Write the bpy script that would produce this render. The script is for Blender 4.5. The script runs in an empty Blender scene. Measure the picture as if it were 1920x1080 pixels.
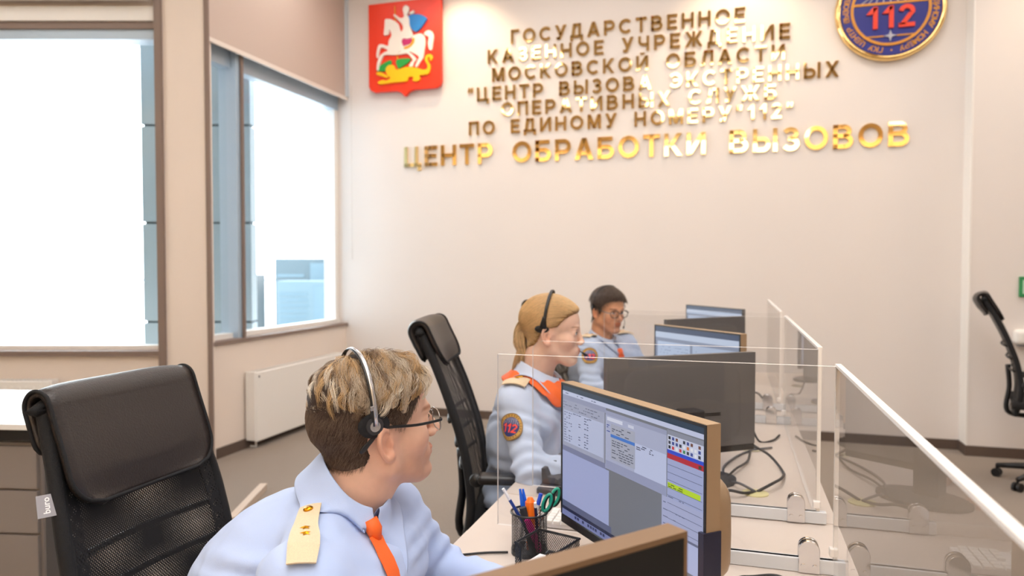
import bpy, bmesh, math, random
import numpy as np
from mathutils import Vector, Matrix

SC = bpy.context.scene
COL = SC.collection
PI = math.pi
rad = math.radians

# ------------------------------------------------------------------ camera
cam_d = bpy.data.cameras.new('camera')
cam = bpy.data.objects.new('camera', cam_d)
COL.objects.link(cam)
cam.location = (0.0, 0.0, 1.42)
cam.rotation_euler = (rad(90 - 1.768), 0.0, rad(16.8))
cam_d.sensor_width = 36.0
cam_d.lens = 36.0 * 1361.0 / 1920.0
cam_d.clip_start = 0.05
cam_d.dof.use_dof = True
cam_d.dof.focus_distance = 1.38
cam_d.dof.aperture_fstop = 4.0
SC.camera = cam

# ------------------------------------------------------------------ world, exposure
SC.view_settings.view_transform = 'Standard'
SC.view_settings.look = 'None'
SC.view_settings.gamma = 1.0
SC.view_settings.use_curve_mapping = False
SC.view_settings.exposure = 0.62
wd = bpy.data.worlds.new('overcast sky')
SC.world = wd
wd.use_nodes = True
bgn = wd.node_tree.nodes['Background']
bgn.inputs[0].default_value = (0.93, 0.97, 1.0, 1)
bgn.inputs[1].default_value = 5.5
SC.cycles.max_bounces = 10
SC.cycles.transparent_max_bounces = 24
SC.cycles.sample_clamp_indirect = 6.0

# ------------------------------------------------------------------ colours, materials
def srgb(h):
    h = h.lstrip('#')
    v = [int(h[i:i + 2], 16) / 255 for i in (0, 2, 4)]
    return tuple(((c / 12.92) if c <= .04045 else ((c + .055) / 1.055) ** 2.4) for c in v) + (1.0,)

def setin(n, key, v):
    if key in n.inputs:
        n.inputs[key].default_value = v

def M(name, col, rough=.5, metal=0.0, bump=None, var=None, spec=.5, coat=0.0, emit=None, stretch=None, sheen=0.0, attr=None, sss=0.0):
    """Principled material; bump = (noise scale, strength), var = (noise scale, dark factor), attr = colour attribute that multiplies the base."""
    m = bpy.data.materials.new(name)
    m.use_nodes = True
    nt = m.node_tree
    b = nt.nodes['Principled BSDF']
    c = srgb(col) if isinstance(col, str) else tuple(col)[:3] + (1,)
    b.inputs['Base Color'].default_value = c
    b.inputs['Roughness'].default_value = rough
    b.inputs['Metallic'].default_value = metal
    setin(b, 'Specular IOR Level', spec)
    setin(b, 'Coat Weight', coat)
    setin(b, 'Sheen Weight', sheen)
    if sss:
        setin(b, 'Subsurface Weight', sss)
        setin(b, 'Subsurface Radius', (1.0, .35, .2))
        setin(b, 'Subsurface Scale', .006)
    tc = nt.nodes.new('ShaderNodeTexCoord')
    src = tc.outputs['Object']
    if stretch:
        mp = nt.nodes.new('ShaderNodeMapping')
        mp.inputs['Scale'].default_value = stretch
        nt.links.new(src, mp.inputs[0])
        src = mp.outputs[0]
    out = None
    if var:
        n = nt.nodes.new('ShaderNodeTexNoise')
        n.inputs['Scale'].default_value = var[0]
        n.inputs['Detail'].default_value = 6
        nt.links.new(src, n.inputs['Vector'])
        mx = nt.nodes.new('ShaderNodeMix'); mx.data_type = 'RGBA'
        rp = nt.nodes.new('ShaderNodeMapRange')
        rp.inputs[1].default_value = .3; rp.inputs[2].default_value = .7
        nt.links.new(n.outputs['Fac'], rp.inputs[0])
        nt.links.new(rp.outputs[0], mx.inputs[0])
        mx.inputs[6].default_value = tuple(x * var[1] for x in c[:3]) + (1,)
        mx.inputs[7].default_value = c
        out = mx.outputs[2]
    if attr:
        a = nt.nodes.new('ShaderNodeAttribute'); a.attribute_name = attr
        ml = nt.nodes.new('ShaderNodeMix'); ml.data_type = 'RGBA'; ml.blend_type = 'MULTIPLY'
        ml.inputs[0].default_value = 1
        if out is not None: nt.links.new(out, ml.inputs[6])
        else: ml.inputs[6].default_value = c
        nt.links.new(a.outputs['Color'], ml.inputs[7])
        out = ml.outputs[2]
    if out is not None:
        nt.links.new(out, b.inputs['Base Color'])
    if bump:
        n2 = nt.nodes.new('ShaderNodeTexNoise')
        n2.inputs['Scale'].default_value = bump[0]; n2.inputs['Detail'].default_value = 4
        nt.links.new(src, n2.inputs['Vector'])
        bp = nt.nodes.new('ShaderNodeBump')
        bp.inputs['Strength'].default_value = bump[1]; bp.inputs['Distance'].default_value = .01
        nt.links.new(n2.outputs['Fac'], bp.inputs['Height'])
        nt.links.new(bp.outputs[0], b.inputs['Normal'])
    if emit:
        b.inputs['Emission Color'].default_value = c
        b.inputs['Emission Strength'].default_value = emit
    return m

def glass(name, tint, refl=1.0, ior=1.49):
    """A clear sheet: seen through, with Fresnel reflection on the faces turned to the viewer."""
    m = bpy.data.materials.new(name); m.use_nodes = True
    nt = m.node_tree; nt.nodes.clear()
    o = nt.nodes.new('ShaderNodeOutputMaterial')
    tr = nt.nodes.new('ShaderNodeBsdfTransparent'); tr.inputs[0].default_value = tuple(tint) + (1,)
    gl = nt.nodes.new('ShaderNodeBsdfGlossy'); gl.inputs['Roughness'].default_value = .01
    fr = nt.nodes.new('ShaderNodeFresnel'); fr.inputs[0].default_value = ior
    ge = nt.nodes.new('ShaderNodeNewGeometry')
    inv = nt.nodes.new('ShaderNodeMath'); inv.operation = 'SUBTRACT'; inv.inputs[0].default_value = 1
    nt.links.new(ge.outputs['Backfacing'], inv.inputs[1])
    mu = nt.nodes.new('ShaderNodeMath'); mu.operation = 'MULTIPLY'
    nt.links.new(fr.outputs[0], mu.inputs[0]); nt.links.new(inv.outputs[0], mu.inputs[1])
    m2 = nt.nodes.new('ShaderNodeMath'); m2.operation = 'MULTIPLY'; m2.inputs[1].default_value = refl; m2.use_clamp = True
    nt.links.new(mu.outputs[0], m2.inputs[0])
    mx = nt.nodes.new('ShaderNodeMixShader')
    nt.links.new(m2.outputs[0], mx.inputs[0]); nt.links.new(tr.outputs[0], mx.inputs[1]); nt.links.new(gl.outputs[0], mx.inputs[2])
    nt.links.new(mx.outputs[0], o.inputs[0])
    return m

def net_mat(name, col, scale, hole, sq=(1, 1), rough=.6):
    """A fabric or wire net: see-through holes laid out over the mesh's UV map (metres)."""
    m = bpy.data.materials.new(name); m.use_nodes = True
    nt = m.node_tree
    b = nt.nodes['Principled BSDF']; b.inputs['Base Color'].default_value = srgb(col); b.inputs['Roughness'].default_value = rough
    o = nt.nodes['Material Output']
    uv = nt.nodes.new('ShaderNodeUVMap')
    mp = nt.nodes.new('ShaderNodeMapping'); mp.inputs['Scale'].default_value = (scale * sq[0], scale * sq[1], 1)
    nt.links.new(uv.outputs[0], mp.inputs[0])
    sp = nt.nodes.new('ShaderNodeSeparateXYZ'); nt.links.new(mp.outputs[0], sp.inputs[0])
    def math_(op, a, bb=None):
        n = nt.nodes.new('ShaderNodeMath'); n.operation = op
        for i, v in enumerate((a, bb)):
            if v is None: continue
            if isinstance(v, (int, float)): n.inputs[i].default_value = v
            else: nt.links.new(v, n.inputs[i])
        return n.outputs[0]
    s1 = math_('SINE', math_('MULTIPLY', sp.outputs[0], 2 * PI)); s2 = math_('SINE', math_('MULTIPLY', sp.outputs[1], 2 * PI))
    fac = math_('GREATER_THAN', math_('MULTIPLY', s1, s2), hole)
    tr = nt.nodes.new('ShaderNodeBsdfTransparent')
    mx = nt.nodes.new('ShaderNodeMixShader')
    nt.links.new(fac, mx.inputs[0]); nt.links.new(b.outputs[0], mx.inputs[1]); nt.links.new(tr.outputs[0], mx.inputs[2])
    nt.links.new(mx.outputs[0], o.inputs[0])
    return m

# ------------------------------------------------------------------ objects
def tag(o, label=None, cat=None, group=None, kind=None):
    if label: o['label'] = label
    if cat: o['category'] = cat
    if group: o['group'] = group
    if kind: o['kind'] = kind
    return o

def thing(name, label, cat, loc=(0, 0, 0), rz=0.0, group=None):
    o = bpy.data.objects.new(name, None); COL.objects.link(o)
    o.empty_display_size = .05
    o.location = loc; o.rotation_euler = (0, 0, rz)
    return tag(o, label, cat, group)

class MB:
    """Collects shapes (verts, faces, uv, material slot), built as ONE mesh object."""
    def __init__(s): s.v = []; s.f = []; s.m = []; s.uv = {}; s.n = 0
    def add(s, v, f, mi=0, uv=None):
        v = [tuple(map(float, p)) for p in v]
        b = s.n; s.v += v; s.n += len(v)
        for i, q in enumerate(f):
            if uv is not None: s.uv[len(s.f)] = [uv[k] for k in q]
            s.f.append([int(k) + b for k in q]); s.m.append(mi)
        return s
    def box(s, c, d, rot=None, mi=0):
        c = np.array(c, float); h = np.array(d, float) / 2
        p = np.array([[x, y, z] for x in (-1, 1) for y in (-1, 1) for z in (-1, 1)]) * h
        if rot is not None: p = p @ np.array(rot).T
        return s.add(p + c, [(0, 1, 3, 2), (4, 6, 7, 5), (0, 4, 5, 1), (2, 3, 7, 6), (0, 2, 6, 4), (1, 5, 7, 3)], mi)
    def bx(s, x0, x1, y0, y1, z0, z1, mi=0):
        return s.box(((x0 + x1) / 2, (y0 + y1) / 2, (z0 + z1) / 2), (x1 - x0, y1 - y0, z1 - z0), None, mi)
    def tube(s, pts, r, n=8, mi=0, caps=True, closed=False, flat=None):
        P = np.array(pts, float); k = len(P)
        rr = np.full(k, r, float) if np.isscalar(r) else np.array(r, float)
        T = (np.roll(P, -1, 0) - np.roll(P, 1, 0)) if closed else np.gradient(P, axis=0)
        T /= np.linalg.norm(T, axis=1)[:, None] + 1e-12
        a = np.array([0, 0, 1.]) if abs(T[0][2]) < .9 else np.array([1., 0, 0])
        N = []; u = np.cross(T[0], a); u /= np.linalg.norm(u)
        for t in T:
            u = u - t * (u @ t); u /= np.linalg.norm(u) + 1e-12; N.append(u.copy())
        N = np.array(N); B = np.cross(T, N)
        v = []
        for i in range(k):
            for j in range(n):
                an = 2 * PI * j / n
                fx, fy = (1, 1) if flat is None else flat
                v.append(P[i] + rr[i] * (fx * math.cos(an) * N[i] + fy * math.sin(an) * B[i]))
        f = []
        for i in range(k if closed else k - 1):
            for j in range(n):
                i2 = (i + 1) % k; j2 = (j + 1) % n
                f.append((i * n + j, i * n + j2, i2 * n + j2, i2 * n + j))
        if caps and not closed:
            f.append(tuple(range(n - 1, -1, -1))); f.append(tuple((k - 1) * n + j for j in range(n)))
        return s.add(v, f, mi)
    def cyl(s, a, b, r, n=20, mi=0, r2=None):
        return s.tube([a, b], [r, r if r2 is None else r2], n, mi)
    def lathe(s, prof, c=(0, 0, 0), n=32, mi=0, axis='z'):
        v = []; k = len(prof)
        for (r, z) in prof:
            for j in range(n):
                an = 2 * PI * j / n
                x, y = r * math.cos(an), r * math.sin(an)
                p = {'z': (x, y, z), 'y': (x, z, y), 'x': (z, x, y)}[axis]
                v.append((p[0] + c[0], p[1] + c[1], p[2] + c[2]))
        f = [(i * n + j, i * n + (j + 1) % n, (i + 1) * n + (j + 1) % n, (i + 1) * n + j) for i in range(k - 1) for j in range(n)]
        if prof[0][0] > 1e-6: f.append(tuple(range(n - 1, -1, -1)))
        if prof[-1][0] > 1e-6: f.append(tuple((k - 1) * n + j for j in range(n)))
        return s.add(v, f, mi)
    def prism(s, poly, fn, d0, d1, mi=0):
        """poly: 2D outline; fn(u, v, d) -> 3D; extruded from d0 to d1."""
        n = len(poly)
        v = [fn(u, w, d0) for u, w in poly] + [fn(u, w, d1) for u, w in poly]
        f = [tuple(range(n - 1, -1, -1)), tuple(range(n, 2 * n))] + [(i, (i + 1) % n, n + (i + 1) % n, n + i) for i in range(n)]
        return s.add(v, f, mi)
    def grid(s, P, mi=0, uv=None, closed=False):
        P = np.array(P, float); a, b = P.shape[:2]
        f = []
        for i in range(a - 1):
            for j in range(b if closed else b - 1):
                f.append((i * b + j, (i + 1) * b + j, (i + 1) * b + (j + 1) % b, i * b + (j + 1) % b))
        u = None if uv is None else np.array(uv, float).reshape(-1, 2).tolist()
        return s.add(P.reshape(-1, 3), f, mi, u)
    def build(s, name, mats, parent=None, smooth=False, bevel=0.0, seg=2, solid=0.0, sub=0, recalc=True, attr=None, off=0.0):
        me = bpy.data.meshes.new(name)
        me.from_pydata(s.v, [], s.f)
        mats = mats if isinstance(mats, (list, tuple)) else [mats]
        for m in mats: me.materials.append(m)
        if len(mats) > 1: me.polygons.foreach_set('material_index', s.m)
        if s.uv:
            l = me.uv_layers.new(name='UVMap')
            for p in me.polygons:
                q = s.uv.get(p.index)
                if q:
                    for k, li in enumerate(p.loop_indices): l.data[li].uv = q[k]
        if attr is not None:
            ca = me.color_attributes.new('tint', 'FLOAT_COLOR', 'POINT')
            a = np.ones((len(s.v), 4), np.float32); a[:, :3] = attr
            ca.data.foreach_set('color', a.ravel())
        if recalc:
            bm = bmesh.new(); bm.from_mesh(me)
            bmesh.ops.recalc_face_normals(bm, faces=bm.faces)
            bm.to_mesh(me); bm.free()
        me.polygons.foreach_set('use_smooth', [bool(smooth)] * len(me.polygons))
        me.update()
        o = bpy.data.objects.new(name, me); COL.objects.link(o)
        if solid:
            d = o.modifiers.new('solid', 'SOLIDIFY'); d.thickness = solid; d.offset = off
        if bevel:
            d = o.modifiers.new('bevel', 'BEVEL'); d.width = bevel; d.segments = seg; d.limit_method = 'ANGLE'; d.angle_limit = rad(40)
            if smooth: d.harden_normals = False
        if sub:
            d = o.modifiers.new('sub', 'SUBSURF'); d.levels = sub; d.render_levels = sub
        if parent: o.parent = parent
        return o

def catmull(pts, n=8, closed=False):
    P = np.array(pts, float); out = []
    k = len(P)
    for i in range(k if closed else k - 1):
        p0 = P[(i - 1) % k] if (closed or i > 0) else 2 * P[0] - P[1]
        p1 = P[i]; p2 = P[(i + 1) % k]
        p3 = P[(i + 2) % k] if (closed or i + 2 < k) else 2 * P[-1] - P[-2]
        for t in np.arange(n) / n:
            out.append(.5 * ((2 * p1) + (-p0 + p2) * t + (2 * p0 - 5 * p1 + 4 * p2 - p3) * t * t + (-p0 + 3 * p1 - 3 * p2 + p3) * t ** 3))
    if not closed: out.append(P[-1])
    return np.array(out)

def Rx(a): c, s = math.cos(a), math.sin(a); return np.array([[1, 0, 0], [0, c, -s], [0, s, c]])
def Ry(a): c, s = math.cos(a), math.sin(a); return np.array([[c, 0, s], [0, 1, 0], [-s, 0, c]])
def Rz(a): c, s = math.cos(a), math.sin(a); return np.array([[c, -s, 0], [s, c, 0], [0, 0, 1]])

def text_mesh(body, bold=0.0, depth=.0, res=3):
    """Mesh data (verts as array, faces) of a string: baseline at y = 0, from x = 0, capital height normalised to 1."""
    c = bpy.data.curves.new('text', 'FONT')
    c.body = body; c.extrude = depth; c.offset = bold; c.resolution_u = res
    o = bpy.data.objects.new('text', c); COL.objects.link(o)
    dg = bpy.context.evaluated_depsgraph_get()
    me = bpy.data.meshes.new_from_object(o.evaluated_get(dg))
    v = np.array([tuple(q.co) for q in me.vertices]) if len(me.vertices) else np.zeros((0, 3))
    f = [tuple(p.vertices) for p in me.polygons]
    bpy.data.objects.remove(o); bpy.data.curves.remove(c); bpy.data.meshes.remove(me)
    return v, f

# ------------------------------------------------------------------ signed-distance modelling of people
def smin(a, b, k):
    h = np.clip(.5 + .5 * (b - a) / k, 0, 1)
    return b + (a - b) * h - k * h * (1 - h)
def smax(a, b, k): return -smin(-a, -b, k)
def ell(P, c, r, R=None):
    q = P - np.asarray(c, float)
    if R is not None: q = q @ R
    r = np.asarray(r, float)
    k0 = np.sqrt(((q / r) ** 2).sum(1)) + 1e-9
    k1 = np.sqrt(((q / (r * r)) ** 2).sum(1)) + 1e-9
    return k0 * (k0 - 1) / k1
def rc(P, a, b, ra, rb):
    a = np.asarray(a, float); b = np.asarray(b, float)
    ba = b - a; pa = P - a
    t = np.clip(pa @ ba / (ba @ ba), 0, 1)
    return np.sqrt(((pa - t[:, None] * ba) ** 2).sum(1)) - (ra + (rb - ra) * t)
def chain(P, pts, rs, k=.01):
    d = None
    for i in range(len(pts) - 1):
        e = rc(P, pts[i], pts[i + 1], rs[i], rs[i + 1])
        d = e if d is None else smin(d, e, k)
    return d

def iso(f, lo, hi, h, proj=2):
    """Surface nets of f = 0 in the box lo..hi at grid step h, evaluated only near the surface."""
    lo = np.array(lo, float); hi = np.array(hi, float)
    S = 4
    nc = np.ceil((hi - lo) / (h * S)).astype(int) + 1
    n = nc * S
    cc = [lo[i] + (np.arange(nc[i]) + .5) * h * S - h * .5 for i in range(3)]
    G = np.stack(np.meshgrid(*cc, indexing='ij'), -1).reshape(-1, 3)
    c = f(G).reshape(nc)
    vol = np.repeat(np.repeat(np.repeat(c, S, 0), S, 1), S, 2)
    mask = np.abs(vol) < h * S * 1.7
    ax = [lo[i] + np.arange(n[i]) * h for i in range(3)]
    idx = np.argwhere(mask)
    P = lo + idx * h
    vals = np.concatenate([f(P[i:i + 300000]) for i in range(0, len(P), 300000)])
    vol[mask] = vals
    sg = vol < 0
    # active cells
    a = np.zeros(tuple(n - 1), np.uint8)
    for dx in (0, 1):
        for dy in (0, 1):
            for dz in (0, 1):
                a += sg[dx:n[0] - 1 + dx, dy:n[1] - 1 + dy, dz:n[2] - 1 + dz]
    act = (a > 0) & (a < 8)
    ci = np.argwhere(act)
    vid = -np.ones(act.shape, np.int64); vid[act] = np.arange(len(ci))
    acc = np.zeros((len(ci), 3)); cnt = np.zeros(len(ci))
    corners = [(x, y, z) for x in (0, 1) for y in (0, 1) for z in (0, 1)]
    cv = {q: vol[ci[:, 0] + q[0], ci[:, 1] + q[1], ci[:, 2] + q[2]] for q in corners}
    for q in corners:
        for d in range(3):
            if q[d] == 0:
                q2 = list(q); q2[d] = 1; q2 = tuple(q2)
                v0, v1 = cv[q], cv[q2]
                x = (v0 < 0) != (v1 < 0)
                t = np.where(x, v0 / np.where(np.abs(v0 - v1) < 1e-12, 1, v0 - v1), 0)
                p = np.tile(np.array(q, float), (len(ci), 1)); p[:, d] += t
                acc += p * x[:, None]; cnt += x
    V = lo + (ci + acc / np.maximum(cnt, 1)[:, None]) * h
    Q = []
    for d in range(3):
        e0 = [slice(0, n[i] - 1) for i in range(3)]; e1 = [slice(0, n[i] - 1) for i in range(3)]
        e1[d] = slice(1, n[d])
        A = sg[tuple(e0)]; B = sg[tuple(e1)]
        X = np.argwhere(A != B)
        o1, o2 = (d + 1) % 3, (d + 2) % 3
        X = X[(X[:, o1] > 0) & (X[:, o2] > 0)]
        s = A[X[:, 0], X[:, 1], X[:, 2]]
        def at(m1, m2):
            Y = X.copy(); Y[:, o1] -= m1; Y[:, o2] -= m2
            return vid[Y[:, 0], Y[:, 1], Y[:, 2]]
        q = np.stack([at(0, 0), at(1, 0), at(1, 1), at(0, 1)], 1)
        q[~s] = q[~s][:, ::-1]
        Q.append(q[(q >= 0).all(1)])
    Q = np.concatenate(Q)
    for _ in range(proj):
        V = project(f, V, 0.0, h * .5)
    return V, Q

def grad(f, V, e=8e-4):
    g = np.stack([f(V + np.eye(3)[i] * e) - f(V - np.eye(3)[i] * e) for i in range(3)], 1)
    return g / (np.linalg.norm(g, axis=1)[:, None] + 1e-9)
def project(f, V, off=0.0, lim=.05, it=1):
    for _ in range(it):
        d = np.clip(f(V) - off, -lim, lim)
        V = V - grad(f, V) * d[:, None]
    return V

def vnoise(V, s, seed, n=7):
    r = np.random.RandomState(seed); o = np.zeros(len(V))
    for _ in range(n):
        d = r.normal(size=3); d /= np.linalg.norm(d)
        o += np.sin(V @ d * s * r.uniform(.6, 1.7) + r.uniform(0, 6.28) + 1.3 * np.sin(V @ r.normal(size=3) * s * .5))
    return o / n

def mesh_np(name, V, F, mat, parent=None, smooth=True, attr=None, uv=None):
    b = MB(); b.v = V.tolist(); b.n = len(V); b.f = [list(map(int, q)) for q in F]; b.m = [0] * len(b.f)
    return b.build(name, mat, parent, smooth, recalc=False, attr=attr)

def strands(paths, r0, r1, n=3):
    """paths: (k, m, 3) array of hair paths -> verts, faces of thin tapering tubes."""
    k, m = paths.shape[:2]
    T = np.gradient(paths, axis=1); T /= np.linalg.norm(T, axis=2)[..., None] + 1e-9
    ref = np.array([.31, .87, .39]); N = np.cross(T, ref); N /= np.linalg.norm(N, axis=2)[..., None] + 1e-9
    B = np.cross(T, N)
    rr = np.linspace(r0, r1, m)[None, :, None] if np.isscalar(r0) else (r0[:, None] * np.linspace(1, r1, m)[None])[..., None]
    V = np.stack([paths + rr * (math.cos(2 * PI * j / n) * N + math.sin(2 * PI * j / n) * B) for j in range(n)], 2)
    base = (np.arange(k)[:, None, None] * m + np.arange(m - 1)[None, :, None]) * n
    j = np.arange(n)[None, None]; j2 = (j + 1) % n
    F = np.stack([base + j, base + j2, base + n + j2, base + n + j], -1).reshape(-1, 4)
    return V.reshape(-1, 3), F
# ------------------------------------------------------------------ palette
m_wall = M('wall paint', '#e6dfdb', .75, bump=(180, .06), var=(1.2, .985))
m_wallL = M('beige wall panel', '#ecdfd4', .6, var=(2, .98))
m_ceil = M('ceiling tile', '#c6b6a5', .8)
m_carpet = M('carpet', '#c2b5a9', .95, bump=(420, .9), var=(260, .62), spec=.1)
m_brown = M('brown trim', '#85736a', .5)
m_base = M('baseboard', '#5b4c44', .55)
m_white = M('white paint', '#efece8', .4)
m_alu = M('window aluminium', '#b3c6d8', .4, .1)
m_blind = M('blind fabric', '#c9b6aa', .8, bump=(500, .1))
m_chrome = M('chrome', '#d9d9dc', .14, 1.0)
m_black = M('black plastic', '#131316', .42)
m_blackg = M('glossy black plastic', '#0c0c0e', .18)
m_dkgrey = M('dark grey plastic', '#2c2c30', .5)
m_grey = M('grey plastic', '#77777c', .5)
m_pane = glass('window glass', (.96, .985, .99), .55)
m_acr = glass('clear acrylic', (.975, .975, .975), 1.0)
m_acr_edge = M('acrylic edge', '#f1ece8', .25, spec=.6)
m_desk = M('desk laminate', '#cfc2b8', .35, var=(30, .985))
m_deskedge = M('desk edge band', '#d4d6da', .4)
YW = 6.33          # back wall
YS = 6.15          # stepped-out part of it
XL = -3.61         # left wall
CE = 4.2           # ceiling height
A0 = rad(16.8)
R0 = np.array([math.cos(A0), math.sin(A0)]); F0 = np.array([-math.sin(A0), math.cos(A0)])
def FW(s, d, z):   # the skewed window wall: s along it, d its distance, z height
    p = R0 * s + F0 * d
    return (p[0], p[1], z)
def fbox(mb, s0, s1, d0, d1, z0, z1, mi=0):
    c = FW((s0 + s1) / 2, (d0 + d1) / 2, (z0 + z1) / 2)
    return mb.box(c, (s1 - s0, d1 - d0, z1 - z0), Rz(A0), mi)
def struct(name, mb, mats, **k):
    return tag(mb.build(name, mats, **k), kind='structure')

struct('floor', MB().bx(-9.5, 7.2, -5.2, 6.6, -.12, 0), m_carpet)
struct('ceiling', MB().bx(-9.5, 7.2, -5.2, 6.6, CE, CE + .1), m_ceil)
struct('wall_back', MB().bx(-3.85, 1.70, YW, YW + .25, 0, CE), m_wall)
struct('wall_back_step', MB().bx(1.70, 7.2, YS, YW + .25, 0, CE), m_wall)
struct('wall_right', MB().bx(7.0, 7.2, -5.2, YS, 0, CE), m_wall)
struct('wall_rear', MB().bx(-9.5, 7.2, -4.6, -4.4, 0, CE), M('warm rear wall', '#ecd5b2', .7))
struct('wall_left_rear', MB().bx(-9.5, -9.3, -5.2, 2.9, 0, CE), m_wall)
w = MB()
w.bx(XL - .22, XL, 4.33, YW, 0, .835).bx(XL - .22, XL, 4.33, YW, 3.12, CE)
struct('wall_left', w, m_wallL)
w = MB()
fbox(w, -8.4, -2.5, 5.2, 5.45, 0, .775); fbox(w, -8.4, -2.5, 5.2, 5.45, 3.25, CE); fbox(w, -8.4, -7.0, 5.2, 5.45, .775, 3.25)
struct('wall_front_left', w, m_wallL)
w = MB(); fbox(w, -2.47, -2.165, 5.17, 5.27, 0, CE)
struct('wall_pillar', w, m_wallL)
w = MB(); fbox(w, -2.512, -2.465, 5.14, 5.3, .0, CE)
struct('trim_1', w, m_brown)
w = MB(); fbox(w, -2.168, -2.138, 5.155, 5.18, 0, CE)
struct('trim_2', w, m_brown)
# left window: sill, head frame, jamb, pane
w = MB(); fbox(w, -7.0, -2.51, 5.16, 5.46, .775, .81)
struct('trim_3', w, m_brown)
w = MB()
fbox(w, -7.0, -2.51, 5.26, 5.34, .81, .84, 1); fbox(w, -7.0, -2.51, 5.22, 5.36, 3.03, 3.10); fbox(w, -7.0, -2.51, 5.18, 5.40, 3.15, 3.25, 1)
fbox(w, -7.0, -2.51, 5.20, 5.40, 3.10, 3.15, 2); fbox(w, -4.85, -4.77, 5.24, 5.36, .81, 3.03)
win1 = struct('window_1', w, [m_alu, m_white, m_brown])
w = MB(); fbox(w, -7.0, -2.51, 5.295, 5.305, .84, 3.03)
w.build('pane', m_pane, win1)
# right-hand window in the left wall
w = MB(); w.bx(XL - .24, XL + .02, 4.36, YW, .835, .862)
struct('trim_4', w, m_brown)
w = MB()
w.bx(XL - .16, XL - .07, 4.4, YW, .862, .90, 1).bx(XL - .16, XL - .07, 4.4, YW, 2.93, 3.12).bx(XL - .18, XL - .02, 4.735, 4.79, .862, 3.12)
w.bx(XL - .015, XL + .004, 4.772, 4.795, .862, 3.12, 2).bx(XL - .14, XL - .08, 6.27, YW, .862, 3.12, 1).bx(XL - .12, XL - .10, 4.36, 4.385, .862, 3.12)
win2 = struct('window_2', w, [m_alu, m_white, m_brown])
w = MB(); w.bx(XL - .115, XL - .107, 4.42, 6.27, .90, 2.93)
w.build('pane', m_pane, win2)
# baseboards
struct('baseboard_back', MB().bx(XL, 1.70, YW - .015, YW, 0, .075), m_base)
struct('baseboard_step', MB().bx(1.685, 7.0, YS - .015, YS, 0, .075).bx(1.685, 1.70, YS, YW, 0, .075), m_base)
struct('baseboard_left', MB().bx(XL, XL + .015, 4.35, YW, 0, .075), m_base)
w = MB(); fbox(w, -8.0, -2.17, 5.15, 5.165, 0, .075)
struct('baseboard_front_left', w, m_base)
struct('trim_5', MB().bx(1.692, 1.702, YS - .004, YW, .075, CE), m_white)
struct('trim_6', MB().bx(XL + .0, XL + .05, YW - .05, YW, 3.05, CE), M('corner trunking', '#c9d2da', .4))

# roller blinds
b = thing('roller_blind', 'beige roller blind pulled halfway down over the corner window', 'blind', (XL + .03, 5.35, 3.03))
MB().bx(-.004, .004, -.98, .97, .02, 1.1).build('fabric', m_blind, b)
MB().bx(-.008, .010, -.98, .97, -.012, .02).build('bottom_rail', M('pale rail', '#e8ddd4', .4), b)
MB().tube([(.06, .95, .12), (.06, .95, -1.55)], .003, 6).build('pull_chain', M('pale chain', '#d5cbc4', .4), b)
b = thing('roller_blind', 'rolled-down strip of greyish blind above the large window beside the pillar', 'blind', FW(-4.5, 5.12, 3.28), A0)
MB().bx(-2.4, 1.97, -.004, .004, .02, .9).build('fabric', M('grey blind fabric', '#b5a9a8', .8), b)
MB().bx(-2.4, 1.97, -.012, .012, -.01, .02).build('bottom_rail', M('blind rail', '#d8cabc', .4), b)

# ceiling lights
m_lamp = M('lamp diffuser', (1.0, .97, .94), .5, emit=4.0)
def ceiling_light(x, y, sx, sy, label):
    t = thing('ceiling_light', label, 'ceiling light', (x, y, CE), 0, 'light panels in the ceiling')
    MB().bx(-sx / 2 - .02, sx / 2 + .02, -sy / 2 - .02, sy / 2 + .02, -.03, 0).build('frame', m_white, t)
    MB().bx(-sx / 2, sx / 2, -sy / 2, sy / 2, -.034, -.028).build('diffuser', m_lamp, t)
for (x, y, sx, sy) in [(-2.45, 3.5, .6, 1.0), (.05, 3.6, .6, .9), (2.6, 3.6, .6, 1.0), (-2.5, .1, .6, .6), (-3.8, .1, .6, .6), (-.75, 1.75, 1.1, 1.2), (.45, 1.75, 1.1, 1.2), (-.75, .3, 1.1, 1.2),
                       (.45, .3, 1.1, 1.2), (-.75, -1.2, 1.1, 1.2), (.45, -1.2, 1.1, 1.2), (-4.6, 2.4, .6, 1.2), (-5.4, 1.2, .6, 1.2), (3.4, .4, .6, 1.2), (3.4, -2.4, .6, 1.2), (-5.6, .2, .6, 1.2), (5.4, 2.6, .6, 1.2), (-2.9, 5.15, 1.2, .5), (-1.2, 5.15, 1.2, .5), (.9, 5.15, 1.2, .5), (3.2, 5.15, 1.2, .5), (-1.9, 4.75, 1.2, .3), (.2, 4.75, 1.2, .3), (2.2, 4.75, 1.2, .3), (4.6, 4.4, 1.2, .5)]:  # panels along the back wall and at far left are added to brighten them
    ceiling_light(x, y, sx, sy, 'unseen flat white light panel set in the ceiling above the room')
t = thing('letter_reflection_light', 'unseen hanging light box added so the bottom letters reflect white', 'added light box', (.03, -3.5, CE))
MB().bx(-1.55, 1.55, -.12, .12, -.36, -.12).build('light_box', m_lamp, t)  # unseen box, added for the white reflections in the bottom letters
for x in (-1.3, 1.3): MB().cyl((x, 0, -.12), (x, 0, 0), .006, 8).build('wire', m_chrome, t)
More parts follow.
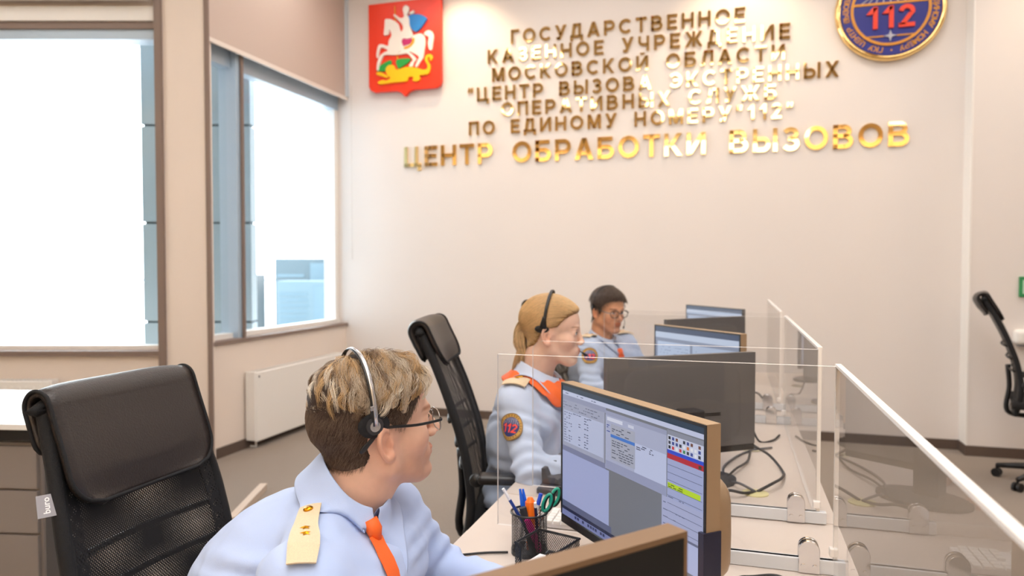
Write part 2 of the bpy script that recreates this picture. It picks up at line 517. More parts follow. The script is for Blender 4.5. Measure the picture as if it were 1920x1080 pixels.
# wall-washing downlights close to the lettered wall
m_spot = M('warm lamp', (1.0, .72, .45), .5, emit=10)
for x in (-2.35, .05, 2.5):
    t = thing('downlight', 'round warm downlight in the ceiling in front of the lettered wall', 'ceiling light', (x, 5.85, CE), 0, 'downlights along the lettered wall')
    MB().lathe([(.09, -.012), (.09, 0), (.075, 0), (.075, -.012)], n=24).build('ring', m_white, t)
    MB().lathe([(.07, -.008), (.0, -.008)], n=24).build('lens', m_spot, t)
    ld = bpy.data.lights.new('downlight lamp', 'SPOT'); ld.energy = 45; ld.color = (1, .74, .47); ld.spot_size = rad(100); ld.spot_blend = .7; ld.shadow_soft_size = .06
    lo = bpy.data.objects.new('lamp', ld); COL.objects.link(lo); lo.parent = t; lo.location = (0, 0, -.03); lo.rotation_euler = (rad(12), 0, 0)

for x in (-5.5, -3.6, -2.0, 2.2, 3.8):  # unseen downlights added so the gold letters mirror a bright rear wall
    t = thing('downlight', 'unseen warm downlight added to brighten the rear wall reflected in the letters', 'ceiling light', (x, -3.75, CE), 0, 'downlights added to brighten the rear wall')
    MB().lathe([(.09, -.012), (.09, 0), (.075, 0), (.075, -.012)], n=24).build('ring', m_white, t)
    MB().lathe([(.07, -.008), (.0, -.008)], n=24).build('lens', m_spot, t)
    ld = bpy.data.lights.new('downlight lamp', 'SPOT'); ld.energy = 95; ld.color = (1, .85, .65); ld.spot_size = rad(150); ld.spot_blend = .6; ld.shadow_soft_size = .06
    lo = bpy.data.objects.new('lamp', ld); COL.objects.link(lo); lo.parent = t; lo.location = (0, 0, -.03); lo.rotation_euler = (rad(-55), 0, 0)
# ------------------------------------------------------------------ outside, seen through the glass
m_snow = M('snow', '#f4f6f8', .9)
m_clad = M('blue grey cladding', '#9bb2c1', .5)
m_clad2 = M('cladding joint', '#4a606c', .6)
struct('terrace', MB().bx(-45, -3.9, 2, 60, -.3, -.1), m_snow)
w = MB(); fbox(w, -9, -2.35, 5.75, 7.2, 3.55, 3.8)
struct('canopy', w, M('canopy soffit', '#dfe3e6', .8))
t = thing('cladded_column', 'pale blue clad building column standing outside between the two windows', 'column', FW(-2.73, 6.45, -.1), A0)
c = MB(); g = MB()
for i, (z0, z1) in enumerate([(0, 1.02), (1.04, 1.88), (1.90, 2.72), (2.74, 3.65)]):
    c.bx(-.47, .47, -.15, -.02, z0, z1); g.bx(-.45, .45, -.135, -.035, z1, z1 + .02)
c.build('cladding_panel', m_clad, t); g.build('joint', m_clad2, t)
t = thing('terrace_railing', 'faint railing at the far edge of the snowy terrace', 'railing', FW(-12, 21, -.1), A0)
r = MB(); r.tube([(-6, 0, 1.1), (9, 0, 1.1)], .04, 6)
for k in range(11): r.tube([(-6 + 1.5 * k, 0, 0), (-6 + 1.5 * k, 0, 1.1)], .03, 6)
r.build('rail', m_clad, t)
MB().bx(-1.6, -1.1, -.2, .2, 0, 1.0).build('post_block', m_clad, t)
def cabinet(label, s, d, wd, dp, h, mat1, group=None):
    t = thing('rooftop_unit', label, 'outdoor unit', FW(s, d, -.1), A0)
    MB().bx(-wd / 2, wd / 2, -dp / 2, dp / 2, .08, h).build('casing', mat1, t, bevel=.02)
    q = MB()
    for k in range(7): q.bx(-wd / 2 + .06, wd / 2 - .5 * wd, -dp / 2 - .012, -dp / 2, h * (.15 + .1 * k), h * (.19 + .1 * k))
    q.build('louvre', m_clad2, t)
    MB().bx(wd * .1, wd / 2 - .05, -dp / 2 - .01, -dp / 2, .15, h - .1).build('door', m_clad2, t)
    MB().bx(-wd / 2 + .05, wd / 2 - .05, -dp / 2 + .05, dp / 2 - .05, 0, .08).build('plinth', m_clad2, t)
cabinet('tall pale outdoor unit behind the lower one, seen through the corner window', -4.75, 17.0, 1.35, .8, 1.68, M('unit pale', '#3b4c55', .5))
cabinet('lower outdoor unit with a dark door in front of the tall one', -4.3, 15.6, 1.28, .7, 1.2, M('unit pale front', '#4d616b', .5))
cabinet('dark narrow outdoor unit beside the clad column, seen through the corner window', -5.0, 13.8, .42, .6, 1.35, M('unit dark', '#1e292e', .5))
# ------------------------------------------------------------------ lettering on the back wall
m_gold = M('polished gold', (.95, .67, .28), .035, 1.0)
LINES = [('ГОСУДАРСТВЕННОЕ', -1.917, .092, 3.415, .125, 'top line'),
         ('КАЗЕННОЕ УЧРЕЖДЕНИЕ', -2.138, .439, 3.254, .125, 'second line'),
         ('МОСКОВСКОЙ ОБЛАСТИ', -2.096, .400, 3.088, .125, 'third line'),
         ('"ЦЕНТР ВЫЗОВА ЭКСТРЕННЫХ', -2.330, .804, 2.922, .125, 'fourth line'),
         ('ОПЕРАТИВНЫХ СЛУЖБ', -2.009, .341, 2.772, .125, 'fifth line'),
         ('ПО ЕДИНОМУ НОМЕРУ"112"', -2.321, .470, 2.616, .125, 'sixth line'),
         ('ЦЕНТР ОБРАБОТКИ ВЫЗОВОВ', -2.973, 1.314, 2.350, .190, 'large bottom line')]
ORD = ['first', 'second', 'third', 'fourth', 'fifth', 'sixth', 'seventh', 'eighth', 'ninth', 'tenth', 'eleventh', 'twelfth', 'thirteenth', 'fourteenth', 'fifteenth', 'sixteenth']
def _st(pts, t):
    """a stroked centre line: one strip of quads with mitred joins"""
    P = np.array(pts, float); T = np.gradient(P, axis=0); T /= np.linalg.norm(T, axis=1)[:, None] + 1e-9
    N = np.stack([-T[:, 1], T[:, 0]], 1) * t / 2
    L, R = P + N, P - N
    return [[tuple(R[i]), tuple(R[i + 1]), tuple(L[i + 1]), tuple(L[i])] for i in range(len(P) - 1)]
TH = .19
def _V(x, y0=0, y1=1): return [[(x - TH / 2, y0), (x + TH / 2, y0), (x + TH / 2, y1), (x - TH / 2, y1)]]
def _H(y, x0, x1): return [[(x0, y - .09), (x1, y - .09), (x1, y + .09), (x0, y + .09)]]
def _P(x0, y0, x1, y1, hw=.115):
    if y1 < y0: x0, y0, x1, y1 = x1, y1, x0, y0
    return [[(x0 - hw, y0), (x0 + hw, y0), (x1 + hw, y1), (x1 - hw, y1)]]
def _C(cx, cy, rx, ry, a0, a1, t=.19):
    n = max(6, int(abs(a1 - a0) / 15)); an = [rad(a0 + (a1 - a0) * k / n) for k in range(n + 1)]
    return _st([(cx + rx * math.cos(a), cy + ry * math.sin(a)) for a in an], t)
GL = {'А': (.95, _P(.115, 0, .475, 1) + _P(.835, 0, .475, 1) + _H(.3, .2, .75)), 'Б': (.82, _V(.1) + _H(.91, 0, .74) + _H(.09, 0, .46) + _H(.55, 0, .46) + _C(.45, .32, .27, .23, -90, 90)),
      'В': (.84, _V(.1) + _H(.91, 0, .45) + _H(.53, 0, .48) + _H(.09, 0, .48) + _C(.43, .72, .24, .19, -90, 90) + _C(.46, .31, .28, .22, -90, 90)), 'Г': (.65, _V(.1) + _H(.91, 0, .65)),
      'Д': (.98, _H(.91, .25, .80) + _V(.72, .1) + _P(.2, .1, .32, 1) + _H(.12, 0, .98) + _V(.1, -.2, .2) + _V(.88, -.2, .2)), 'Е': (.72, _V(.1) + _H(.91, 0, .72) + _H(.51, 0, .66) + _H(.09, 0, .72)),
      'Ж': (1.22, _V(.61) + _P(.115, 0, .48, .55) + _P(.115, 1, .48, .45) + _P(1.105, 0, .74, .55) + _P(1.105, 1, .74, .45) + _H(.5, .4, .82)),
      'З': (.74, _C(.35, .72, .26, .19, -90, 155) + _C(.36, .30, .28, .21, -155, 90) + _H(.52, .24, .40)), 'И': (.88, _V(.1) + _V(.78) + _P(.14, .04, .74, .96)),
      'Й': (.88, _V(.1) + _V(.78) + _P(.14, .04, .74, .96) + _C(.44, 1.24, .15, .11, 200, 340, .1)), 'К': (.84, _V(.1) + _P(.24, .40, .71, 1) + _P(.34, .52, .725, 0)),
      'Л': (.88, _V(.78) + _H(.91, .24, .88) + _P(.18, .04, .34, 1) + _H(.09, 0, .2)), 'М': (1.02, _V(.1) + _V(.92) + _P(.15, 1, .51, .05) + _P(.87, 1, .51, .05)), 'Н': (.86, _V(.1) + _V(.76) + _H(.5, .1, .76)),
      'О': (1.0, _C(.5, .5, .405, .405, 0, 360)), 'П': (.84, _V(.1) + _V(.74) + _H(.91, 0, .84)), 'Р': (.8, _V(.1) + _H(.91, 0, .48) + _H(.41, 0, .48) + _C(.45, .66, .26, .25, -90, 90)),
      'С': (.92, _C(.5, .5, .405, .405, 42, 318)), 'Т': (.8, _V(.4) + _H(.91, 0, .8)), 'У': (.86, _P(.115, 1, .43, .30) + _P(.30, 0, .745, 1) + _H(.09, .1, .36)), 'Ц': (.98, _V(.1) + _V(.7) + _H(.09, 0, .98) + _V(.88, -.2, .1)),
      'Ч': (.8, _V(.7) + _V(.1, .62) + _C(.36, .63, .26, .2, 180, 270) + _H(.43, .35, .7)), 'Ы': (1.08, _V(.1) + _H(.09, 0, .44) + _H(.56, 0, .44) + _C(.43, .325, .25, .235, -90, 90) + _V(.98)),
      'Ь': (.78, _V(.1) + _H(.09, 0, .44) + _H(.56, 0, .44) + _C(.43, .325, .25, .235, -90, 90)), 'Э': (.92, _C(.42, .5, .405, .405, -138, 138) + _H(.5, .3, .82)), 'Х': (.86, _P(.115, 0, .745, 1) + _P(.115, 1, .745, 0)),
      '1': (.48, _V(.36) + _P(.10, .66, .34, .95, .12)), '2': (.66, _C(.33, .70, .235, .21, -18, 175) + _P(.13, .1, .52, .62, .12) + _H(.09, 0, .66)), '"': (.46, _P(.07, .66, .12, 1, .08) + _P(.31, .66, .36, 1, .08)),
      '•': (.4, [[(.2 + .16 * math.cos(a), .5 + .16 * math.sin(a)) for a in np.linspace(0, 2 * PI, 13)[:-1]]])}
LETTER_MESH = {}
rng_l = random.Random(4)
for body, x0, x1, zb, cap, where in LINES:

    # widths: glyph width plus even tracking, spread to fill x0..x1
    ws = [.62 * cap if ch == ' ' else GL[ch][0] * cap * .93 for ch in body]
    gap = (x1 - x0 - sum(ws)) / (len(body) - 1)
    x = x0; word_i = 0; letter_i = 0
    words_ = body.split(' ')
    wl = where.split(' line')[0]
    for ch, wd_ in zip(body, ws):
        if ch == ' ':
            x += wd_ + gap; word_i += 1; letter_i = 0; continue
        key = (ch, cap)
        if key not in LETTER_MESH:
            mb = MB()
            for pl in GL[ch][1]: mb.prism(pl, lambda u, w_, d: (u * cap * .93, -d, w_ * cap), 0, .015)
            o = mb.build('letter', m_gold, None)
            LETTER_MESH[key] = o.data
            first = o
        else:
            first = bpy.data.objects.new('letter', LETTER_MESH[key]); COL.objects.link(first)
        first.location = (x, YW - .004, zb)
        first.rotation_euler = (rad(rng_l.uniform(-.7, .7)), 0, rad(rng_l.uniform(-.9, .9)))
        nm = 'mark' if ch == '"' else 'letter'
        nm = 'numeral' if ch.isdigit() else nm
        shown = 'quotation mark' if ch == '"' else ch
        tag(first, 'gold metal %s %s, %s character of %s in the %s on the wall' % (nm if ch != '"' else 'sign', shown, ORD[letter_i], words_[word_i].replace('"', ''), where),
            'letter', 'gold metal letters on the back wall')
        x += wd_ + gap; letter_i += 1

# ------------------------------------------------------------------ shield emblem (red, white rider) on the wall
SH0 = (-3.315, 3.06); SW, SHH = .745, .83
def cp(zx, zy):
    """picture-tracing units of the shield (1296 x 1080 sheet) -> metres on the wall plane"""
    u = (zx - 228 - (zy - 100) * .0153) / 728.0
    vt = 100 - 75 * u; vb = 950 - 45 * u
    v = (zy - vt) / (vb - vt)
    return (SH0[0] + u * SW, SH0[1] + (1 - v) * SHH)
shield = thing('shield_emblem', 'red shield emblem with a white rider over a yellow dragon, hung left of the lettering', 'emblem', (-2.94, YW - .021, 3.06))
def wall_fn(u, w, d): return (u + 2.94, -d, w - 3.06)
def outline(pts, n=5): return [tuple(p) for p in catmull([cp(*q) for q in pts], n, True)]
b = SH0
body = [(b[0], b[1] + SHH), (b[0], b[1] + .06), (b[0] + .02, b[1] + .02), (b[0] + .06, b[1]), (b[0] + .28, b[1]), (b[0] + .33, b[1] - .015), (b[0] + .375, b[1] - .06),
        (b[0] + .42, b[1] - .015), (b[0] + .47, b[1]), (b[0] + .69, b[1]), (b[0] + .73, b[1] + .02), (b[0] + .745, b[1] + .06), (b[0] + .745, b[1] + SHH)]
MB().prism(body, wall_fn, 0, .045).build('field', M('emblem red', '#ee3a1c', .35), shield, bevel=.008)
m_rw = M('emblem white', '#f3ebe2', .45); m_rb = M('emblem blue', '#1f86d6', .45); m_ry = M('emblem yellow', '#f7c30e', .4)
m_rg = M('emblem green', '#1fa043', .45); m_rm = M('emblem magenta', '#c2266e', .45); m_ro = M('emblem gold trim', '#e8a51a', .35)
def relief(name, polys, mat, d0, d1, bev=.006):
    mb = MB()
    for p in polys: mb.prism(p, wall_fn, d0, d1)
    return mb.build(name, mat, shield, smooth=False, bevel=bev)
horse = [(410, 250), (440, 243), (480, 250), (540, 290), (570, 370), (620, 415), (700, 400), (760, 385), (800, 410), (812, 470), (800, 560), (790, 620), (765, 660), (735, 705), (715, 700), (735, 650), (750, 610),
         (700, 575), (650, 560), (690, 590), (725, 630), (700, 665), (690, 700), (655, 698), (675, 660), (690, 640), (640, 580), (560, 585), (500, 590), (410, 590), (380, 630), (360, 680), (350, 735), (330, 728), (335, 660),
         (360, 600), (400, 565), (440, 545), (395, 520), (365, 525), (350, 570), (345, 610), (328, 610), (328, 560), (345, 495), (385, 485), (440, 500), (450, 450), (475, 400), (455, 345), (445, 390), (410, 400), (398, 385), (405, 320)]
tail = [(800, 385), (830, 358), (870, 365), (892, 410), (885, 480), (875, 545), (850, 535), (838, 480), (845, 420), (815, 405)]
relief('horse', [outline(horse), outline(tail)], m_rw, .045, .062)
rider = [(590, 160), (600, 125), (625, 115), (650, 135), (650, 170), (635, 210), (655, 240), (660, 310), (690, 410), (640, 440), (590, 440), (575, 540), (560, 560), (545, 545), (560, 440), (555, 390), (590, 350), (585, 300), (545, 260), (500, 215), (510, 200), (560, 235), (600, 225)]
relief('rider', [outline(rider), outline([(655, 190), (690, 165), (705, 180), (670, 205)])], m_rw, .050, .072)
relief('cape', [outline([(630, 230), (680, 205), (760, 205), (825, 240), (800, 290), (770, 330), (720, 368), (680, 345), (660, 300), (655, 250)])], m_rb, .045, .069)
relief('saddle_cloth', [outline([(585, 440), (680, 435), (670, 480), (620, 500), (595, 500)])], m_rm, .060, .068)
relief('saddle_trim', [outline([(688, 430), (708, 435), (700, 480), (650, 525), (605, 535), (610, 515), (650, 500), (680, 470)])], m_ro, .060, .067)
relief('wing', [outline([(325, 735), (360, 690), (430, 650), (470, 640), (475, 680), (420, 740), (360, 745)]), outline([(520, 650), (560, 625), (660, 625), (650, 660), (590, 700), (545, 720)])], m_rg, .045, .060)
dragon = [(345, 850), (390, 830), (430, 835), (470, 810), (440, 790), (420, 730), (450, 690), (500, 690), (530, 730), (640, 705), (740, 720), (800, 735), (835, 720), (830, 680), (810, 640), (820, 600), (860, 585), (885, 610), (875, 645),
          (855, 640), (858, 615), (840, 620), (840, 650), (865, 700), (850, 770), (800, 785), (760, 790), (765, 825), (730, 845), (690, 835), (700, 805), (650, 805), (640, 840), (580, 850), (500, 855), (420, 865), (360, 870)]
relief('dragon', [outline(dragon), outline([(330, 760), (370, 755), (430, 785), (440, 810), (400, 800), (335, 780)])], m_ry, .045, .064)
relief('spear', [[cp(500, 118), cp(506, 116), cp(520, 420), cp(548, 700), cp(540, 702), cp(512, 420)]], m_ro, .045, .056, .001)

# ------------------------------------------------------------------ round emblem
EC = (1.161, 3.405); ER = .395
em = thing('round_emblem', 'round blue and gold emblem with red numerals, hung right of the lettering', 'emblem', (EC[0], YW - .021, EC[1]))
m_eb = M('emblem dark blue', '#232a86', .4); m_er = M('emblem numerals', '#f2462c', .35); m_es = M('emblem silver', '#b9b9c6', .35, .3)
m_eg = M('emblem gold paint', '#d8953a', .35, .2)
MB().lathe([(ER, 0), (ER, -.02), (ER - .012, -.042), (ER - .026, -.046), (ER - .042, -.03), (ER - .042, 0)], n=96, axis='y').build('rim', m_gold, em, smooth=True)
MB().lathe([(ER - .04, 0), (ER - .04, -.03), (0, -.03)], n=96, axis='y').build('field', m_eb, em)
MB().lathe([(ER - .112, -.028), (ER - .112, -.04), (ER - .132, -.04), (ER - .132, -.028)], n=96, axis='y').build('inner_ring', m_eg, em)
RI = ER - .13
q = MB()
q.bx(-RI * .985, RI * .985, -.038, -.03, .035, .052)
q.bx(-RI * .62, -.045, -.038, -.03, -.213, -.203).bx(.045, RI * .62, -.038, -.03, -.213, -.203)
q.build('bar', m_eg, em)
q = MB()
for k in range(-4, 5): q.tube([(k * .052, -.033, .05), (k * .022, -.033, RI * .93 - abs(k) * .028)], .005, 6)
for zz, ww in ((.11, .24), (.17, .2)): q.tube([(-ww, -.033, zz), (ww, -.033, zz)], .005, 6)
q.build('globe_line', m_es, em)
q = MB()
star = []
for k in range(8):
    r_ = .045 if k % 2 == 0 else .014
    star.append((r_ * math.sin(k * PI / 4), -.208 + r_ * math.cos(k * PI / 4)))
q.prism(star, lambda u, w_, d: (u, -d, w_), .03, .045)
q.build('star', m_es, em)
def text_block(mb, s, cx, cz, h, d0, squeeze=1.0, th=.01):
    wd_ = [GL[c][0] * h * squeeze for c in s]; x = cx - (sum(wd_) + .18 * h * (len(s) - 1)) / 2
    for c, w in zip(s, wd_):
        for pl in GL[c][1]: mb.prism(pl, lambda u, z, d: (x + u * h * squeeze, d0 - d, cz + z * h), 0, th)
        x += w + .18 * h
q = MB(); text_block(q, '112', 0, -.15, .17, -.03, 1.0, .018)
q.build('numerals', m_er, em)
q = MB()
ringtxt = 'ГКУ ЦЕНТР ВЫЗОВА ЭКСТРЕННЫХ СЛУЖБ ПО ЕДИНОМУ НОМЕРУ • '
RT = ER - .077
for i, ch in enumerate(ringtxt):
    if ch == ' ': continue
    an = -PI / 2 - (i + 1.2) * 2 * PI / len(ringtxt) - .06
    k = .042; w0 = GL[ch][0] * k / 2
    for pl in GL[ch][1]:
        def fn(u, z, d):
            x, y = u * k - w0, z * k - k / 2
            return ((RT + y) * math.cos(an) + x * math.sin(an), -.030 - d, (RT + y) * math.sin(an) - x * math.cos(an))
        q.prism(pl, fn, 0, .002)
q.build('ring_lettering', m_eg, em, recalc=False)
# ------------------------------------------------------------------ desks
XD0, XD1 = -.645, .275
def desk(y0, y1, label):
    t = thing('desk', label, 'desk', ((XD0 + XD1) / 2, (y0 + y1) / 2, 0), 0, 'call desks in a row')
    hx, hy = (XD1 - XD0) / 2, (y1 - y0) / 2
    MB().bx(-hx, hx, -hy, hy, .712, .74).build('desk_top', m_desk, t, bevel=.002)
    for s in (-1, 1): MB().box((.04, s * (hy - .06), .356), (hx * 1.7, .03, .712)).build('side_panel', m_desk, t)
    MB().box((hx - .08, 0, .45), (.02, hy * 2 - .15, .5)).build('back_panel', m_desk, t)
    # cable hole in the top
    MB().lathe([(.04, .741), (.04, .743), (.03, .743), (.03, .741)], c=(hx - .2, .13, 0), n=24).build('grommet', M('grommet', '#cfc6a8', .4), t)
desk(.42, 1.735, 'beige desk nearest the viewer, with the pen cup and mesh tray on it')
desk(2.055, 3.305, 'beige desk at which the fair-haired woman sits, behind the first clear screen')
desk(3.615, 4.88, 'beige desk farthest along the row, at which the dark-haired man sits')
for k, y in enumerate((1.735, 3.305)):
    t = thing('cable_shelf', ['narrow beige shelf bridging the nearest and middle desks', 'narrow beige shelf bridging the middle and farthest desks'][k], 'shelf', ((XD0 + XD1) / 2, y + (.16 if k == 0 else .155), 0))
    hw = .159 if k == 0 else .153
    MB().bx(-.46, .46, -hw, hw, .712, .738).build('board', m_desk, t)
    for s in (-1, 1): MB().bx(s * .40 - .01, s * .40 + .01, -.14, .14, 0, .712).build('support', m_desk, t)

# ------------------------------------------------------------------ clear partitions
ZT = 1.20; XS = .225
def rail(y, label):
    t = tag(MB().bx(-.06, XS + .02, y - .010, y + .010, .7405, .772).build('partition_rail', m_deskedge, bevel=.002), label, 'rail')
def sheet(name, label, pts, axis, at, th=.009, group='clear acrylic desk partitions'):
    """outline pts in (u, z); a slab of thickness th"""
    if axis == 'x': fn = lambda u, w, d: (u, at + d, w)
    else: fn = lambda u, w, d: (at + d, u, w)
    n = len(pts)
    t = thing(name, label, 'partition', fn(sum(p[0] for p in pts) / n, .772, 0), 0, group)
    o = np.array(t.location)
    f2 = lambda u, w, d: tuple(np.array(fn(u, w, d)) - o)
    mb = MB()
    v = [f2(u, w, -th / 2) for u, w in pts] + [f2(u, w, th / 2) for u, w in pts]
    mb.add(v, [tuple(range(n - 1, -1, -1)), tuple(range(n, 2 * n))], 0)
    mb.build('clear_panel', m_acr, t, recalc=True)
    e = MB(); e.add(v, [(i, (i + 1) % n, n + (i + 1) % n, n + i) for i in range(n)])
    e.build('polished_edge', m_acr_edge, t)
    return t
def rounded_tl(u0, u1, z0, z1, r):
    p = [(u0, z0), (u1, z0), (u1, z1)]
    for k in range(9):
        a = PI / 2 + k * PI / 16
        p.append((u0 + r + r * math.cos(a), z1 - r + r * math.sin(a)))
    return p
def clamp(p, label, t):
    """rounded chrome plate with two screws, on the -Y face of a cross panel"""
    x, y = p
    o = np.array(t.location)
    c = MB()
    pl = [(-.022, 0), (.022, 0)] + [(.022 * math.cos(a), .05 + .022 * math.sin(a)) for a in np.linspace(0, PI, 13)]
    c.prism(pl, lambda u, w, d: tuple(np.array((x + u, y - d, .742 + w)) - o), .004, .016)
    c.prism(pl, lambda u, w, d: tuple(np.array((x + u, y + d, .742 + w)) - o), .004, .014)
    cl = c.build('clamp', m_chrome, t, bevel=.001)
    s = MB()
    for k in (-1, 1): s.cyl(np.array((x + k * .012, y - .016, .757)) - o, np.array((x + k * .012, y - .0185, .757)) - o, .0055, 12)
    s.build('screw', m_chrome, cl)
def joint_clip(y, z, t):
    o = np.array(t.location)
    MB().box(np.array((XS - .004, y, z)) - o, (.018, .018, .02)).build('corner_clip', m_acr_edge, t, bevel=.003)
for y, y2, rnd, lab in [(1.716, 1.74, 0, 'clear cross partition directly behind the nearest monitors'), (2.05, 2.06, 1, 'clear cross partition with a rounded corner in front of the woman'),
                   (3.30, 3.30, 0, 'clear cross partition at the far end of the middle desk'), (3.61, 3.61, 1, 'clear cross partition with a rounded corner beside the dark-haired man')]:
    pts = rounded_tl(-.555, XS - .005, .772, ZT, .03) if rnd else [(-.555, .772), (XS - .005, .772), (XS - .005, ZT), (-.555, ZT)]
    t = sheet('partition', lab, pts, 'x', y)
    for x in (XS - .055, -.02): clamp((x, y), lab, t)
    for z in (.79,): joint_clip(y, z, t)
    rail(y, 'low aluminium rail under the ' + lab.replace('clear ', '').split(' with')[0].split(' directly')[0].replace('cross partition', 'cross screen') + {1.716: ' of the nearest desk', 2.05: ' in front of the woman', 3.30: '', 3.61: ' beside the dark-haired man'}[y])
for y0, y1, lab in [(.44, 1.716, 'long clear partition along the back edge of the nearest desk'), (2.05, 3.30, 'long clear partition along the back edge of the middle desk'), (3.61, 4.86, 'long clear partition along the back edge of the farthest desk')]:
    t = sheet('partition', lab, [(y0, .742), (y1, .742), (y1, ZT), (y0, ZT)], 'y', XS)
    MB().bx(-.006, .006, -(y1 - y0) / 2, (y1 - y0) / 2, ZT - .772, ZT - .772 + .006).build('edge_strip', m_acr_edge, t)

# ------------------------------------------------------------------ monitors
m_mgold = M('champagne monitor shell', '#a78d70', .42, .3)
m_mbrown = M('brown monitor rim', '#80654c', .45, .2)
m_mback = M('monitor back grey', '#626061', .55)
m_mblack = M('monitor back black', '#0b0b0c', .45)
def emis(name, h, s=.47):
    m = bpy.data.materials.new(name); m.use_nodes = True
    b_ = m.node_tree.nodes['Principled BSDF']
    b_.inputs['Base Color'].default_value = (.01, .01, .012, 1); b_.inputs['Roughness'].default_value = .35
    b_.inputs['Emission Color'].default_value = srgb(h); b_.inputs['Emission Strength'].default_value = s
    return m
E_ = {}
def em_(h):
    if h not in E_: E_[h] = emis('screen ' + h.strip('#'), h)
    return E_[h]
def monitor(label, c, ang, W, H, stand=True, back=None, front=None, tilt=0.0, edge=None, group='desk monitors'):
    """c: middle of the top edge; ang: direction of the width (viewer-left to viewer-right of the SCREEN side); the screen faces local -Y"""
    t = thing('monitor', label, 'monitor', (c[0], c[1], .74), ang, group)
    zt = c[2] - .74
    edge = edge or m_mgold; back = back or m_mback; front = front or m_blackg
    z0 = zt - H
    gold = edge in (m_mgold, m_mbrown)
    D = .03 if gold else .02
    f = MB()   # the shell: a metal rim round the panel
    b_ = .0065
    f.bx(-W / 2, W / 2, 0, D, zt - b_, zt).bx(-W / 2, -W / 2 + b_, 0, D, z0, zt - b_).bx(W / 2 - b_, W / 2, 0, D, z0, zt - b_)
    f.build('rim', edge, t)
    q = MB(); q.bx(-W / 2, W / 2, -.0015, .0004, zt - .006, zt - .001).bx(-W / 2, -W / 2 + .006, -.0015, .0004, z0, zt - .006).bx(W / 2 - .006, W / 2, -.0015, .0004, z0, zt - .006)
    q.build('bezel', m_black, t)
    MB().bx(-W / 2, W / 2, -.0016, D, z0 - .022, z0).build('chin', m_black, t, bevel=.003)
    MB().bx(-W / 2 + b_, W / 2 - b_, D - .010, D + .001, z0, zt - b_).build('back_cover', back, t)
    MB().bx(-W / 2 + b_, W / 2 - b_, .0005, D - .011, z0, zt - b_).build('screen', front, t)
    # bulged housing
    P = []
    for k in range(9):
        a = k / 8 * PI / 2
        s_ = math.cos(a) ** .6; P.append((s_, D + (.05 if gold else .003) * math.sin(a)))
    g = MB()
    ring = []
    for (s_, y) in P:
        w_, h_ = W * (.475 if gold else .40) * ((.9 + .1 * s_) if gold else (.72 + .28 * s_)), H * (.34 if gold else .44) * ((.85 + .15 * s_) if gold else (.6 + .4 * s_)); zc = z0 + H * (.34 if gold else .46)
        row = []
        for j in range(32):
            an = 2 * PI * j / 32
            row.append((w_ * np.sign(math.cos(an)) * abs(math.cos(an)) ** .35, y, zc + h_ * np.sign(math.sin(an)) * abs(math.sin(an)) ** .35))
        ring.append(row)
    g.grid(ring, closed=True); g.f.append([len(g.v) - 32 + j for j in range(32)]); g.m.append(0)
    hs = g.build('housing', (back if back is m_mblack else edge) if gold else back, t, smooth=True)
    v = MB()
    yv = D + (.049 if gold else .0025)
    for k in range(9 if gold else 2): v.bx(-W * .25, W * .25, yv, yv + .002, z0 + H * .34 + k * .006, z0 + H * .34 + k * .006 + .003)
    if gold:
        for k in range(9): v.bx(W * .455, W * .4675, D + .008, D + .022, z0 + H * .40 + k * .005, z0 + H * .40 + k * .005 + .0025)
    v.build('vent', m_black, hs)
    if stand:
        n = MB(); n.bx(-.035, .035, D + (.045 if gold else .01), D + .07, .012, z0 + H * .45)
        n.build('neck', m_dkgrey, t, bevel=.004)
        q = MB(); q.prism([(.13 * math.cos(a) , .10 + .095 * math.sin(a)) for a in np.linspace(0, 2 * PI, 33)[:-1]], lambda u, w_, d: (u, w_ , d), .001, .012)
        q.build('base', m_dkgrey, t, bevel=.003)
    return t, (W, H, zt, z0)
def screen_ui(t, dims, shapes):
    """flat coloured areas shown on the screen; u right, v down, 0..1; each later layer lies on the earlier ones"""
    W, H, zt, z0 = dims
    b_ = .0065
    x0, x1 = -W / 2 + b_, W / 2 - b_; zt2 = zt - b_
    mb = MB(); mats = []; idx = {}
    for k, (u0, v0, u1, v1, h) in enumerate(shapes):
        if h not in idx: idx[h] = len(mats); mats.append(em_(h))
        y = -.0004 - .00003 * k if k < 40 else -.0017
        P = [(x0 + u * (x1 - x0), y, zt2 - v * (zt2 - z0)) for u, v in ((u0, v0), (u1, v0), (u1, v1), (u0, v1))]
        mb.add(P, [(0, 1, 2, 3)], idx[h])
    mb.build('screen_picture', mats, t, recalc=False)
BG, PALE, PALE2, GRY, TXT, LN = '#787b84', '#c3c9ea', '#b4bbdf', '#a3a7bd', '#4a4f66', '#7f86a3'
r_ = random.Random(11)
def dashes(u0, v0, u1, v1, rows, h=TXT, dens=.6, wd=(.008, .03), hh=.006):
    out = []
    for k in range(rows):
        v = v0 + (v1 - v0) * (k + .5) / rows; u = u0
        while u < u1 - .008:
            w_ = r_.uniform(*wd)
            if r_.random() < dens: out.append((u, v - hh / 2, min(u + w_, u1), v + hh / 2, h))
            u += w_ + .006
    return out
